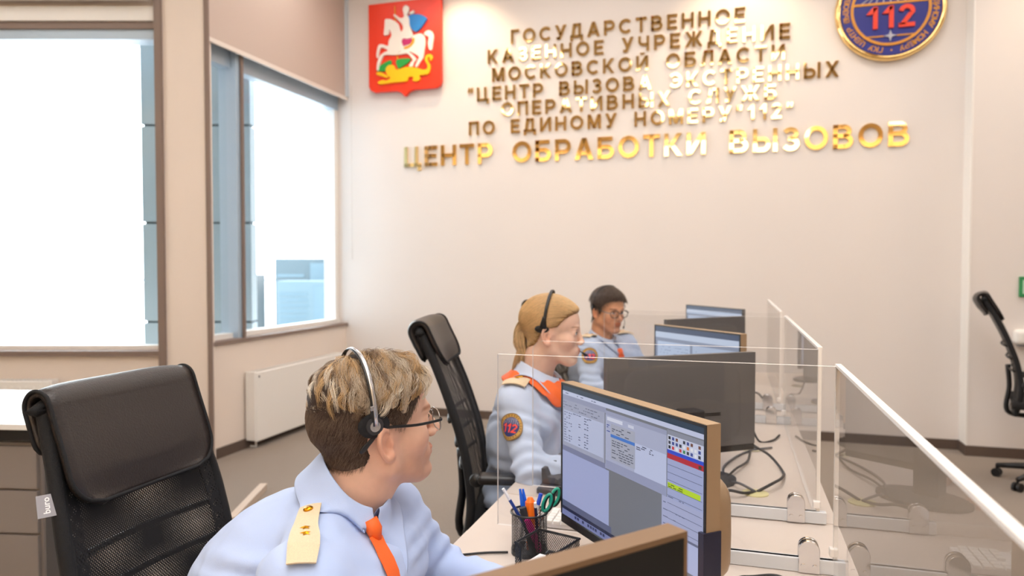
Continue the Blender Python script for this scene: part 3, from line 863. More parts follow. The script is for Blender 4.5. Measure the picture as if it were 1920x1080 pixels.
UI = [(0, 0, 1, 1, BG), (0, 0, 1, .038, '#0d3550'), (0, .038, 1, .068, '#ccd3f0'), (0, .068, .375, .105, '#9aa0bd'), (0, .105, .365, .46, '#a9aec6'), (.012, .185, .355, .43, '#c2cae8'),
      (0, .46, .375, .50, '#7f85a8'), (0, .50, .40, .885, '#aab3df'), (.0, .885, .42, .93, '#5f6688'),
      (.372, .085, .792, .49, '#b3b9d6'), (.372, .085, .792, .115, '#a0a6c4'), (.585, .235, .79, .45, '#c8d0f0'), (.375, .43, .79, .49, '#9da3c4'), (.385, .125, .50, .15, '#dfe3f6'), (.54, .13, .58, .15, '#d8dcf0'),
      (.54, .165, .58, .18, '#d8dcf0'), (.415, .165, .59, .41, '#b0b4c6'), (.413, .237, .588, .258, '#3f7fd8'),
      (.795, .075, 1, .105, '#9095a6'), (.797, .105, 1, .195, '#d3d9f2'), (.797, .195, 1, .218, '#1d49d6'), (.797, .218, 1, .25, '#c01428'), (.797, .25, 1, .70, '#aab3dc'), (.80, .395, .985, .43, '#c4e600'),
      (.765, .49, 1, .69, '#b0b6da'), (.765, .69, 1, .705, '#6d7390'), (.765, .705, 1, .88, '#bcc4ea'), (0, .93, 1, .955, '#1b2547'), (0, .955, 1, 1, '#7d86b8')]
UI += dashes(.005, .04, .30, .066, 1, '#55607a', .5) + dashes(.01, .112, .33, .175, 3, '#6a6f88', .5) + dashes(.02, .19, .05, .42, 12, '#4a5372', .9, (.012, .02)) + dashes(.06, .19, .09, .42, 12, '#4a5372', .9, (.012, .02))
UI += dashes(.15, .19, .17, .42, 12, '#4a5372', .6, (.012, .02)) + dashes(.2, .19, .235, .42, 12, '#3f4a6c', .7, (.012, .02)) + dashes(.1, .188, .27, .2, 1, '#5a6280', .5)
UI += dashes(.425, .27, .58, .40, 8, '#4f5468', .75) + dashes(.425, .175, .56, .232, 4, '#4f5468', .35) + dashes(.6, .237, .72, .275, 3, '#3c425c', .5) + dashes(.385, .16, .41, .23, 5, '#2a49a8', .5)
ic = ['#d8262e', '#2c3244', '#7a4a36', '#2f8f5a', '#e07a2a', '#394b9a', '#f2f3fa', '#101218']
for i in range(9):
    for j in range(3):
        if r_.random() < .85: UI.append((.805 + .021 * i, .112 + .028 * j, .818 + .021 * i, .131 + .028 * j, r_.choice(ic)))
for k in range(9): UI.append((.80, .285 + .047 * k, .995, .288 + .047 * k, '#5c6280'))
UI += dashes(.805, .40, .90, .425, 2, '#56610a', .8) + dashes(.775, .46, .90, .68, 5, '#6a7090', .5) + dashes(.10, .957, .45, .985, 1, '#2c3560', .5, (.012, .018), .02)
UI.append((.975, .225, .99, .245, '#2c3a22'))
UIB = [(0, 0, 1, 1, '#8e98b0'), (0, 0, 1, .07, '#3a4a6a'), (.0, .07, 1, .15, '#c9d6ee'), (.03, .2, .45, .9, '#c2d2ee'), (.48, .2, .97, .9, '#bccbe6'), (0, .93, 1, 1, '#4a5a86')] + dashes(.05, .25, .43, .85, 14, '#6a7694', .5) + dashes(.5, .25, .95, .8, 10, '#6a7694', .35)

def mon_from(TL, TR, z, **k):
    TL = np.array(TL); TR = np.array(TR); d = TR - TL
    return dict(c=((TL[0] + TR[0]) / 2, (TL[1] + TR[1]) / 2, z), ang=math.atan2(d[1], d[0]), W=float(np.linalg.norm(d)), **k)
t, dm = monitor('gold-rimmed monitor on the nearest desk with colourful program windows on its lit screen', (-.207, 1.46, 1.149), -.841, .51, .308)
screen_ui(t, dm, UI)
MB().bx(.2440, .2580, -.008, .0305, dm[3] - .02, dm[2] - .186).build('side_cover', M('navy side', '#232338', .35), t)
# back of the near one: TL/TR are given as seen from behind, so screen-left is the far right
t, dm = monitor('black-backed monitor in the foreground, seen from behind at the bottom edge', **mon_from((-.066, .826), (-.404, .426), 1.13, H=.308, back=m_mblack, edge=m_mbrown))
screen_ui(t, dm, UIB)
t, dm = monitor('grey-backed monitor on the middle desk, seen from behind through the clear screens', **mon_from((.069, 2.58), (-.38, 2.256), 1.13, H=.308, edge=m_mback))
screen_ui(t, dm, UIB)
t, dm = monitor('monitor with a pale lit screen on the middle desk, behind the grey-backed one', **mon_from((-.31, 3.13), (.035, 2.77), 1.17, H=.308))
screen_ui(t, dm, UIB)
t, dm = monitor('dark-backed monitor on the farthest desk, seen from behind', **mon_from((.06, 4.09), (-.32, 3.70), 1.15, H=.308, edge=m_mback))
screen_ui(t, dm, UIB)
t, dm = monitor('farthest monitor of the row, its lit screen just above the dark-backed one', **mon_from((-.275, 4.78), (.064, 4.35), 1.17, H=.308, edge=m_mback))
screen_ui(t, dm, UIB)

# ------------------------------------------------------------------ office chairs
m_leather = M('chair leather', '#2b2422', .38, bump=(260, .18), spec=.5)
m_net = net_mat('chair net', '#0f0f12', 150, .24, (1, .8))
m_netb = net_mat('chair net dense', '#101014', 120, .5, (1, .75))
m_fab = M('black chair fabric', '#0f0f13', .8, bump=(600, .3))
PROF = [(-.205, .47), (-.185, .56), (-.18, .66), (-.205, .80), (-.255, .94), (-.315, 1.07), (-.36, 1.15), (-.385, 1.195)]
def office_chair(label, loc, rz, lift=0.0, tagged=False, arms=True, k0=24, recl=1.0, arm=(.0, .28, .672)):
    t = thing('office_chair', label, 'chair', loc, rz, 'black mesh office chairs')
    for k in range(5):   # star base, each arm with its twin-wheel caster
        a = 2 * PI * k / 5 + .3
        d = np.array([math.cos(a), math.sin(a), 0])
        lg = MB().tube([d * .03 + [0, 0, .115], d * .16 + [0, 0, .10], d * .30 + [0, 0, .075]], [.028, .022, .016], 10).build('leg', m_black, t, smooth=True)
        p = np.array([-d[1], d[0], 0]); e = d * .30 + np.array([0, 0, .028])
        w_ = MB()
        for s in (-1, 1): w_.cyl(e + p * s * .008, e + p * s * .024, .028, 16)
        w_.cyl(e + [0, 0, .02], e + [0, 0, .055], .008, 8)
        w_.build('caster', m_black, lg)
    MB().cyl((0, 0, .10), (0, 0, .30), .028).cyl((0, 0, .30), (0, 0, .42 + lift), .016).build('gas_lift', m_black, t)
    MB().bx(-.14, .12, -.08, .08, .41 + lift, .445 + lift).build('mechanism', m_black, t, bevel=.01)
    P = []
    for i in range(13):
        u = -1 + 2 * i / 12; row = []
        for j in range(13):
            w_ = -1 + 2 * j / 12
            r1 = 1 - max(0, abs(u) - .8) * .5
            row.append((.02 + .24 * u, .245 * w_ * (1 - .06 * max(0, u)), lift + .505 - .03 * max(0, u - .6) * 2.5 - .012 * (1 - u * u) * (1 - w_ * w_)))
        P.append(row)
    MB().grid(P).build('seat', m_fab, t, smooth=True, solid=.05, off=-1 if False else 1, bevel=.015)
    pr = catmull([(-.385 + (x + .385) * recl, 0, z + lift) for x, z in PROF], 5)
    zs = pr[:, 2] - lift
    wid = np.interp(zs, [.47, .6, .95, 1.2], [.205, .228, .212, .183])
    def surf(off, ys, lo=0, hi=None):
        R = []; U = []
        q = pr[lo:hi]; L = np.concatenate([[0], np.cumsum(np.linalg.norm(np.diff(pr, axis=0), axis=1))])[lo:hi]
        T = np.gradient(pr, axis=0)[lo:hi]; T /= np.linalg.norm(T, axis=1)[:, None]
        N = np.stack([T[:, 2], 0 * T[:, 0], -T[:, 0]], 1)
        for i in range(len(q)):
            w_ = wid[lo:hi][i]
            R.append([q[i] + N[i] * (off + .022 * y * y) + np.array([0, y * w_, 0]) for y in ys]); U.append([(y * w_, L[i]) for y in ys])
        return R, U
    ys = np.linspace(-1, 1, 17)
    R, U = surf(-.004, ys); MB().grid(R, uv=U).build('backrest_net', m_net, t, smooth=True)
    R, U = surf(-.022, ys); MB().grid(R, uv=[[(a * 1.03 + .002, b_ * 1.02) for a, b_ in r] for r in U]).build('backrest_net', m_net, t, smooth=True)
    for s in (-1, 1):   # dense side bands
        R, U = surf(-.002, np.linspace(.80, 1.0, 5) * s); MB().grid(R, uv=U).build('side_band', m_netb, t, smooth=True)
    R, _ = surf(-.013, [-1, 1])
    R = np.array(R); fr = list(R[:, 0]) + list(R[::-1, 1])
    MB().tube(catmull(fr, 2, True), .015, 8, closed=True).build('back_frame', m_fab, t, smooth=True)
    # lumbar bow and spine behind the net
    px_ = lambda z: -.385 + (np.interp(z, [p[1] for p in PROF], [p[0] for p in PROF]) + .385) * recl
    MB().tube(catmull([(-.10, 0, .43 + lift), (px_(.47) - .03, 0, .455 + lift), (px_(.62) - .045, 0, .62 + lift), (px_(.76) - .04, 0, .76 + lift)], 6), [.03] * 19, 8, flat=(1, .5)).build('spine', m_black, t, smooth=True)
    b2 = MB()
    for z in (.74, .82, .9): b2.tube([(-.385 + (np.interp(z, [p[1] for p in PROF], [p[0] for p in PROF]) + .385) * recl - .034 + .022 * abs(y) ** 2 , y * .2, z + lift) for y in np.linspace(-1, 1, 9)], .007, 6)
    b2.build('lumbar_support', m_black, t, smooth=True)
    # leather head pad folded over the top
    Tp = np.gradient(pr, axis=0); Tp /= np.linalg.norm(Tp, axis=1)[:, None]; Np = np.stack([Tp[:, 2], 0 * Tp[:, 0], -Tp[:, 0]], 1)
    fo, bo = .020, -.046
    path = [pr[i] + Np[i] * fo for i in range(k0, len(pr))]
    n_, t_ = Np[-1], Tp[-1]; cx = pr[-1] + n_ * (fo + bo) / 2; r0 = (fo - bo) / 2
    for a in np.linspace(0, PI, 8)[1:-1]: path.append(cx + n_ * r0 * math.cos(a) + t_ * r0 * math.sin(a))
    for i in range(len(pr) - 1, len(pr) - 10, -2): path.append(pr[i] + Np[i] * bo)
    path = catmull(path, 3); L = np.concatenate([[0], np.cumsum(np.linalg.norm(np.diff(path, axis=0), axis=1))]); Lt = L[-1]
    T = np.gradient(path, axis=0); T /= np.linalg.norm(T, axis=1)[:, None]; N = np.stack([T[:, 2], 0 * T[:, 0], -T[:, 0]], 1)
    R = []
    for i in range(len(path)):
        e = min(L[i], Lt - L[i]); rr = .065 if L[i] < Lt / 2 else .03
        hw = .196 - (rr - math.sqrt(max(0, rr * rr - (rr - min(e, rr)) ** 2)))
        puff = .012 * min(1, e / .06)
        R.append([path[i] + N[i] * puff * (1 - y ** 4) + Np[-1] * .022 * y * y + np.array([0, y * hw, 0]) for y in np.linspace(-1, 1, 17)])
    hp = MB().grid(R).build('head_pad', m_leather, t, smooth=True, solid=.012, off=-1)
    R = np.array(R)
    border = list(R[0]) + list(R[1:, -1]) + list(R[-1, ::-1][1:]) + list(R[::-1, 0][1:-1])
    MB().tube(border, .0042, 6, closed=True).build('piping', m_fab, hp, smooth=True)
    if arms:
        for s in (-1, 1):
            y = s * .275
            a = MB().tube([(-.02, s * .2, .46 + lift), (-.02, y, .47 + lift), (-.02, y, arm[2] - .07 + lift), (-.02, y, arm[2] - .015 + lift)], [.02, .02, .02, .024], 8).build('armrest', m_black, t, smooth=True)
            MB().box((arm[0], y, arm[2] + lift), (arm[1], .065, .03)).build('arm_pad', M('arm pad', '#1b1817', .35), a, bevel=.012, seg=3)
            MB().lathe([(0, -.014), (.02, -.012), (.024, 0), (.02, .012), (0, .014)], c=(arm[0] - arm[1] / 2 - .006, y, arm[2] - .006 + lift), n=16, axis='y').build('knob', m_black, a, smooth=True)
    if tagged:
        m_tag = M('grey woven tag', '#9a99a0', .6)
        i = 23
        p = pr[i] + np.array([.006, -wid[i] - .022, 0])
        tg = MB().box((0, 0, 0), (.004, .034, .042)).build('tag', m_tag, t)
        tg.location = p; tg.rotation_euler = (0, rad(-22), rad(-30))
        q = MB(); v, f = text_mesh('buro', .02, 0); kk = .030 / (v[:, 0].max() - v[:, 0].min())
        x = (v[:, 0] - v[:, 0].mean()) * kk; y_ = (v[:, 1] - v[:, 1].mean()) * kk
        q.add([(.0024, -y_[j] * 1.0, -x[j] * -1.0) for j in range(len(v))], f)
        q.build('tag_lettering', M('tag white', '#f4f4f6', .5), tg, recalc=False)
    return t
office_chair('large black mesh chair with grey tag and leather head pad, behind the nearest man', (-.91, 1.27, 0), 0.0, -.055, True, k0=22, recl=.62)
office_chair('black mesh chair with armrest behind the fair-haired woman', (-.672, 2.50, 0), rad(13), .0, k0=25, recl=.85, arm=(-.055, .23, .733))
office_chair('black chair mostly hidden behind the woman, only its head pad corner showing', (-.655, 3.93, 0), rad(-8), .0)
office_chair('black chair standing alone by the wall at the far right, seen from its side', (1.975, 5.43, 0), rad(-16), .01)

# ------------------------------------------------------------------ left part of the room
def radiator(label, loc, rz, L, H, z0, grooves=False):
    t = thing('radiator', label, 'radiator', loc, rz)
    D = .10
    MB().bx(-L / 2, L / 2, 0, .022, z0, z0 + H).build('front_panel', m_white, t, bevel=.008)
    MB().bx(-L / 2 + .01, L / 2 - .01, D - .02, D - .003, z0 + .01, z0 + H - .01).build('rear_panel', m_white, t)
    for s in (-1, 1): MB().bx(s * L / 2 - .012, s * L / 2 + .012, .01, D - .005, z0 + .008, z0 + H + .004).build('side_cover', m_white, t, bevel=.004)
    g = MB()
    for k in range(int(L / .03)): g.bx(-L / 2 + .02 + k * .03, -L / 2 + .028 + k * .03, .02, D - .01, z0 + H - .004, z0 + H + .004)
    g.build('top_grille', m_white, t)
    if grooves:
        g = MB()
        for k in range(int(L / .05)): g.bx(-L / 2 + .03 + k * .05, -L / 2 + .052 + k * .05, -.008, .001, z0 + .04, z0 + H - .04)
        g.build('panel_rib', m_white, t, bevel=.003)
    for s in (-1, 1): MB().bx(s * L * .3 - .015, s * L * .3 + .015, D - .01, D + .012, z0 + .05, z0 + H - .05).build('bracket', m_white, t)
    MB().cyl((-L / 2 + .03, -.003, z0 + H - .035), (-L / 2 + .03, .01, z0 + H - .035), .008, 10).build('vent_plug', m_dkgrey, t)
    MB().tube([(-L / 2 + .05, .05, z0 + .02), (-L / 2 + .05, .05, z0 - .05), (-L / 2 + .05, .11, z0 - .05)], .009, 8).build('pipe', m_white, t)
radiator('white panel radiator below the corner window', (XL + .112, 5.42, 0), rad(90), 1.30, .54, .055)
radiator('white ribbed radiator below the large window at the left', FW(-4.2, 5.07, 0), A0, 1.9, .5, .11, True)
t = thing('side_desk', 'white-topped desk with grey drawers at the left edge, behind the large chair', 'desk', (-2.86, 2.42, 0), rad(12))
MB().bx(-1.3, .10, -.06, .75, .715, .74).build('desk_top', M('white desk top', '#f0efee', .35), t, bevel=.002)
MB().bx(.02, .09, -.03, .02, 0, .70).build('leg', M('grey frame', '#4c4c50', .45), t)
MB().bx(-1.28, .08, -.02, .03, .66, .705).build('beam', m_black, t)
pd = MB().bx(-.5, -.03, .02, .6, .03, .64).build('pedestal', M('pedestal grey', '#8b8380', .5), t)
for k in range(3): MB().bx(-.49, -.04, .0, .02, .05 + .197 * k, .235 + .197 * k).build('drawer', M('drawer front', '#8b8380', .5), pd)
tag(MB().box((0, 0, .02), (.62, .045, .04)).build('cable_cover', M('cable cover', '#cbb9a9', .5)), 'beige cable cover strip lying on the carpet beside the large chair', 'cable cover')
o = bpy.data.objects['cable_cover']; o.location = (-2.72, 3.62, 0.0); o.rotation_euler = (0, 0, rad(-70))
# right edge of the picture
t = thing('exit_sign', 'small green sign on the wall at the right edge', 'sign', (2.058, YS, 1.14))
MB().bx(-.045, .16, -.02, 0, .05, .20).build('plate', M('sign green', '#2c8a52', .4), t, bevel=.004)
MB().bx(-.025, .14, -.022, -.0195, .075, .175).build('arrow_panel', M('sign pale', '#bfe6cc', .4), t)
t = thing('wall_dispenser', 'small white rounded box on the wall at the right edge, below the green sign', 'dispenser', (1.972, YS, .847))
MB().prism([(.0 + .0, 0), (.3, 0), (.3, .11), (0, .11)], lambda u, w_, d: (u, -d, w_), 0, .09).build('body', m_white, t, bevel=.03, seg=4)
MB().bx(.03, .27, -.07, -.02, -.012, 0).build('nozzle', m_grey, t)
# ------------------------------------------------------------------ people
def skin_mat(name, col):
    return M(name, col, .5, attr='tint', bump=(900, .08), var=(55, .93), spec=.35, sss=.08)

def head_sdf(P, fem=0.0, ears=True):
    """P in head space: x forward, y left, z up, origin between the ears; metres"""
    j = 1 - .10 * fem
    d = ell(P, (-.014, 0, .047), (.100, .077, .086))
    d = smin(d, ell(P, (.036, 0, .046), (.057, .064, .060)), .02)
    d = smin(d, ell(P, (.040, 0, -.030), (.052, .056 * j, .074)), .025)
    for s in (-1, 1):
        d = smin(d, rc(P, (-.004, s * .052 * j, -.050), (.066, s * .016, -.094), .021, .017), .022)
        d = smin(d, rc(P, (-.004, s * .054 * j, -.050), (-.006, s * .058, .0), .020, .02), .02)
        d = smin(d, ell(P, (.054, s * .041, -.018), (.026, .020, .020)), .026)
    d = smin(d, rc(P, (.085, -.030, .026), (.085, .030, .026), .0125 - .003 * fem, .0125 - .003 * fem), .014)
    d = smin(d, ell(P, (.083 - .005 * fem, 0, -.093 + .003 * fem), (.018 - .003 * fem, .022 - .005 * fem, .017 - .003 * fem)), .016)
    d = smin(d, ell(P, (.082, 0, -.058), (.018, .030, .020)), .014)
    # sockets, then the ball-shaped lids with an almond opening
    for s in (-1, 1):
        d = smax(d, -ell(P, (.101, s * .033, .010), (.0125, .019, .0115)), .014)
        lid = ell(P, (.078, s * .031, .010), (.0138, .0142, .0132))
        d = smin(d, lid, .004)
        d = smax(d, -ell(P, (.092, s * .032, .0095), (.009, .0120, .0045 + .0009 * fem)), .002)
    # nose
    d = smin(d, rc(P, (.090, 0, .020), (.114 - .008 * fem, 0, -.019), .0075 - .001 * fem, .0100 - .0015 * fem), .010)
    d = smin(d, ell(P, (.113 - .007 * fem, 0, -.021), (.0110 - .0015 * fem, .0105 - .001 * fem, .0090 - .001 * fem)), .006)
    for s in (-1, 1):
        d = smin(d, ell(P, (.102, s * .0115, -.026), (.0105, .0075, .0075)), .006)
    # mouth
    d = smin(d, ell(P, (.0952 - .001 * fem, 0, -.0505), (.0078, .022, .0052)), .005)
    d = smin(d, ell(P, (.0938 - .001 * fem, 0, -.0600), (.0078, .019, .0058)), .005)
    d = smax(d, -rc(P, (.106, -.021, -.0555), (.106, .021, -.0555), .0022, .0022), .003)
    # neck
    d = smin(d, chain(P, [(-.020, 0, -.03), (-.036, 0, -.085)], [.063 * j, .061 * j]), .022)
    if ears:
        for s in (-1, 1):
            R = Rz(-s * rad(24)) @ Ry(rad(-10))
            q = (P - np.array([-.012, s * .079, -.004])) @ R
            u, o, v = q[:, 0], q[:, 1] * s, q[:, 2]
            plate = ell(np.stack([u, o, v], 1), (0, 0, 0), (.0165, .0048, .030))
            k = np.sqrt((u / .0150) ** 2 + (v / .0275) ** 2)
            ring = np.sqrt(((k - 1) * .019) ** 2 + (o - .004) ** 2) - .0042
            ring = np.maximum(ring, (u - .010) * .9 + .0)
            lobe = ell(np.stack([u, o, v], 1), (.004, .002, -.025), (.009, .005, .009))
            e = smin(smin(plate, ring, .003), lobe, .004)
            e = smax(e, -ell(np.stack([u, o, v], 1), (.0045, .008, -.003), (.0080, .0105, .0135)), .003)
            e = smin(e, ell(np.stack([u, o, v], 1), (.0125, .003, -.004), (.0035, .004, .007)), .003)
            d = smin(d, e, .005)
    return d

def head_tint(V, fem=0, lips=(.80, .48, .45), brow=None, stub=None, cheek=(1.0, .90, .87)):
    c = np.ones((len(V), 3))
    def blend(m, col):
        nonlocal c
        m = np.clip(m, 0, 1)[:, None]; c = c * (1 - m) + c * np.array(col) * m
    l = np.minimum(ell(V, (.1, 0, -.0505), (.02, .0225 - .004 * fem, .0052)), ell(V, (.1, 0, -.0605), (.02, .0195 - .004 * fem, .0060)))
    blend(.9 - l / .004, lips)
    for s in (-1, 1):
        blend(np.exp(-(((V - np.array([.075, s * .047, -.025])) / np.array([.03, .02, .022])) ** 2).sum(1)), cheek)
        blend(np.exp(-(((V - np.array([-.01, s * .085, -.006])) / np.array([.03, .016, .034])) ** 2).sum(1)), (1.0, .82, .77))
        if brow:
            q = V - np.array([.09, s * .033, .030])
            m = 1.3 - np.abs(q[:, 2] - .003 + 5 * (q[:, 1] * s - .004) ** 2) / (.0042 - .0014 * fem)
            blend(np.clip(m, 0, 1) * np.clip((.021 - np.abs(q[:, 1])) / .008, 0, 1) * (V[:, 0] > .06) * .85, brow)
    blend(np.exp(-(((V - np.array([.118, 0, -.022])) / np.array([.014, .012, .012])) ** 2).sum(1)), (1, .88, .84))
    if stub:
        m = np.clip((-.035 - V[:, 2]) / .02, 0, 1) * np.clip((V[:, 0] - .0) / .02, 0, 1) * np.clip((V[:, 2] + .125) / .02, 0, 1)
        blend(m * .55, stub)
    return c

def hand_sdf(P, s):
    """right (s=-1) or left (s=+1) hand, wrist at the origin, fingers along +x, palm down; relaxed curl"""
    d = ell(P, (.048, 0, 0), (.046, .040, .0145))
    d = smin(d, rc(P, (-.04, 0, 0), (.02, 0, 0), .027, .026), .015)
    for k, (y, L, w) in enumerate([(.030, .068, .0085), (.010, .078, .0088), (-.010, .072, .0085), (-.029, .056, .0076)]):
        y = -y * s * -1 if False else y * -s
        a = np.array([.085 - abs(k - 1) * .004, y, .001])
        b = a + np.array([L * .45, y * .12, -.008]); c = b + np.array([L * .30, y * .04, -.016]); e = c + np.array([L * .18, 0, -.016])
        d = smin(d, chain(P, [a - [.02, 0, 0], a, b, c, e], [w, w, w * .95, w * .88, w * .78], .003), .006)
    y = -s
    d = smin(d, chain(P, [(.018, y * .026, -.004), (.045, y * .052, -.010), (.072, y * .060, -.014), (.092, y * .056, -.018)], [.013, .0115, .0095, .008], .004), .010)
    return d

def frame_x(d, up=(0, 0, 1)):
    x = np.array(d, float); x /= np.linalg.norm(x)
    z = np.array(up, float); z -= x * (z @ x); z /= np.linalg.norm(z)
    y = np.cross(z, x)
    return np.stack([x, y, z], 1)     # columns: local axes

m_lash = M('eyelash', '#241a16', .6)
m_iris = M('iris', '#4a5a66', .2); m_eyew = M('eye white', '#ece6e2', .25, attr='tint')
def person(label, root, rz, J, hp, hR, hs, skin, fem=0.0, lips=(.80, .48, .45), brow=None, stub=None, shirt_m=None, res=.0024, wr=1.0, group=None, seed=1, trousers='#1a2036', collar_col=None, girth=1.0):
    """J: joints in person space; hp, hR, hs: head position, rotation, scale in person space"""
    t = thing('person', label, 'person', root, rz, group)
    hp = np.array(hp, float)
    H2B = lambda V: (V * hs) @ hR.T + hp
    B2H = lambda V: ((V - hp) @ hR) / hs
    n = np.array(J['neck'], float)
    sh = {s: np.array(J['sho_' + s], float) for s in 'rl'}; el = {s: np.array(J['elb_' + s], float) for s in 'rl'}; wrr = {s: np.array(J['wri_' + s], float) for s in 'rl'}
    pel = np.array(J['pelvis'], float); che = np.array(J['chest'], float)
    # --- body: head, neck and upper chest as one surface, hands at the cuffs
    def f_head(P):
        d = head_sdf(B2H(P), fem) * hs
        d = smin(d, rc(P, H2B(np.array([[-.036, 0, -.085]]))[0], n + np.array([-.02, 0, -.06]), .061 * hs * (1 - .1 * fem), .064 * (1 - .1 * fem)), .02)
        return smin(d, ell(P, che * .45 + n * .55 + np.array([-.02, 0, -.06]), (.055, .10, .08)), .02)
    lo = hp - .20 * hs; hi = hp + .19 * hs; lo[2] = n[2] - .13; lo[:2] = np.minimum(lo[:2], n[:2] - .15); hi[:2] = np.maximum(hi[:2], n[:2] + .15)
    V, F = iso(f_head, lo, hi, res, 2)
    tint = head_tint(B2H(V), fem, lips, brow, stub)
    Vs, Fs, Ts = [V], [F], [tint]; nb = len(V)
    for s, sg in (('r', -1), ('l', 1)):
        hd = np.array(J.get('hand_' + s, wrr[s] - el[s]), float)
        Rm = frame_x(hd)
        hv, hf = iso(lambda P: hand_sdf(P, sg), (-.045, -.075, -.065), (.20, .075, .03), .0028, 1)
        Vs.append(hv @ Rm.T + wrr[s]); Fs.append(hf + nb); Ts.append(np.tile([1, .93, .91], (len(hv), 1))); nb += len(hv)
    body = mesh_np('body', np.concatenate(Vs), np.concatenate(Fs), skin, t, attr=np.concatenate(Ts))
    for s in (-1, 1):
        c = H2B(np.array([[.0785, s * .031, .0100]]))[0]
        eb = MB().lathe([(0, -.0122), (.006, -.0106), (.0106, -.006), (.0122, 0), (.0106, .006), (.0062, .0105), (0, .0122)], n=20, axis='x')
        nv = len(eb.v); eb.lathe([(.0055, .0108), (.004, .0118), (0, .0126)], n=16, axis='x', mi=1)
        la = MB().tube([H2B(np.array([[.0785 + .0142 * math.cos(q) * .95, s * (.0312 + .0118 * math.sin(q)), .0100 + .0050 * math.cos(q)]]))[0] for q in np.linspace(-1.2, 1.2, 9)], [.0004, .0009, .0011, .0012, .0012, .0012, .0011, .0009, .0004], 6)
        la.build('eyelash', m_lash, t, smooth=True)
        e = eb.build('eye', [M('eye white', '#ece6e2', .25), m_iris], t, smooth=True)
        e.matrix_local = Matrix.Translation(Vector(c)) @ Matrix(hR.tolist()).to_4x4() @ Matrix.Scale(hs, 4)
    # --- shirt
    g = girth
    ax = (n - pel); ax /= np.linalg.norm(ax)
    Rt = np.stack([np.cross((0, 1, 0), ax), (0, 1, 0), ax], 1)
    def f_torso(P):
        d = ell(P, pel + ax * .02, (.125 * g, .175 * g, .12), Rt)
        d = smin(d, rc(P, pel + ax * .05, che - ax * .05, .115 * g, .125 * g), .06)
        d = smin(d, ell(P, che, (.125 * g, .175 * g, .185), Rt), .05)
        if fem: d = smin(d, ell(P, che + Rt @ np.array([.085, .0, -.03]), (.06, .13, .065), Rt), .05)
        for s in 'rl':
            d = smin(d, rc(P, n + np.array([-.01, 0, -.035]), sh[s], .062 * g, .060 * g), .035)
        up_ = np.array([.035, 0, -.085])
        d = smin(d, rc(P, sh['r'] * .62 + n * .38 + up_, sh['l'] * .62 + n * .38 + up_, .082 * g, .082 * g), .05)
        return d
    def f_shirt(P):
        d = f_torso(P)
        for s in 'rl':
            a = rc(P, sh[s], el[s], .064 * g, .054 * g); a = smin(a, rc(P, el[s], wrr[s], .054 * g, .036), .025)
            d = smin(d, a, .04)
        nk = [H2B(np.array([[-.036, 0, -.085]]))[0], n + np.array([-.0, 0, -.012])]
        d = smax(d, -rc(P, nk[0] , nk[1], .056 * hs, .060 * hs), .006)
        hp_ = H2B(np.array([[0, 0, -.10]]))[0]
        return d
    def fold(V):
        w = .0 * V[:, 0]
        for s in 'rl':
            de = np.linalg.norm(V - el[s], axis=1); da = np.linalg.norm(V - (sh[s] * .75 + che * .25 + [0, 0, -.06]), axis=1)
            dirv = el[s] - sh[s]; dirv /= np.linalg.norm(dirv)
            u = V @ dirv; lat = V @ np.cross(dirv, (0, 0, 1.))
            w += np.exp(-(de / .11) ** 2) * .0045 * np.sin(u * 150 + 4 * np.sin(lat * 40 + seed))
            w += np.exp(-(da / .15) ** 2) * .0050 * np.sin((u * .8 + lat * .9) * 115 + 3 * np.sin(V[:, 2] * 30 + seed))
        low = np.clip((che[2] - .02 - V[:, 2]) / .12, 0, 1)
        w += low * .005 * np.sin(V[:, 2] * 95 + V[:, 1] * 25 + 2.5 * np.sin(V[:, 1] * 28 + seed))
        w += .0022 * vnoise(V * np.array([1, 1, .6]), 38, seed) + .0012 * vnoise(V, 95, seed + 5)
        return w * wr * 1.3 * (.65 + .9 * vnoise(V, 21, seed + 9))
    allp = np.array([pel, che, n] + [q[s] for q in (sh, el, wrr) for s in 'rl'])
    V, F = iso(f_shirt, allp.min(0) - .2, allp.max(0) + .2, .0065, 2)
    V = V + grad(f_shirt, V, .004) * fold(V)[:, None]
    shirt = mesh_np('shirt', V, F, shirt_m, t)
    for s in 'rl':   # cuffs
        dv = wrr[s] - el[s]; dv /= np.linalg.norm(dv)
        cu = MB().tube([wrr[s] - dv * .06, wrr[s] - dv * .03, wrr[s] + dv * .004], [.0405, .040, .0385], 20, caps=False)
        cu.build('cuff', shirt_m, shirt, smooth=True, solid=.003)
    # --- trousers and shoes
    hip = {s: pel + np.array([.02, sg * .09, -.03]) for s, sg in (('r', -1), ('l', 1))}
    kn = {s: hip[s] + np.array([.42, sg * .04, -.01]) for s, sg in (('r', -1), ('l', 1))}
    an = {s: np.array([kn[s][0] + .02, kn[s][1], .10]) for s in 'rl'}
    def f_tr(P):
        d = ell(P, pel + np.array([0, 0, -.02]), (.125 * g, .17 * g, .10))
        for s in 'rl':
            d = smin(d, rc(P, hip[s], kn[s], .085, .062), .03); d = smin(d, rc(P, kn[s], an[s], .060, .046), .02)
        return d
    allp = np.array(list(hip.values()) + list(kn.values()) + list(an.values()))
    V, F = iso(f_tr, allp.min(0) - .2, allp.max(0) + .2, .010, 1)
    mesh_np('trousers', V, F, M('trousers', trousers, .8, bump=(300, .2)), t)
    for s in 'rl':
        a = an[s]
        def f_sh(P): return smin(rc(P, a + [.0, 0, -.03], a + [-.005, 0, -.055], .046, .042), rc(P, a + [.0, 0, -.062], a + [.15, 0, -.068], .036, .030), .03)
        V, F = iso(f_sh, a + [-.09, -.08, -.14], a + [.22, .08, .04], .006, 1)
        V[:, 2] = np.maximum(V[:, 2], .004)
        mesh_np('shoe', V, F, m_black, t)
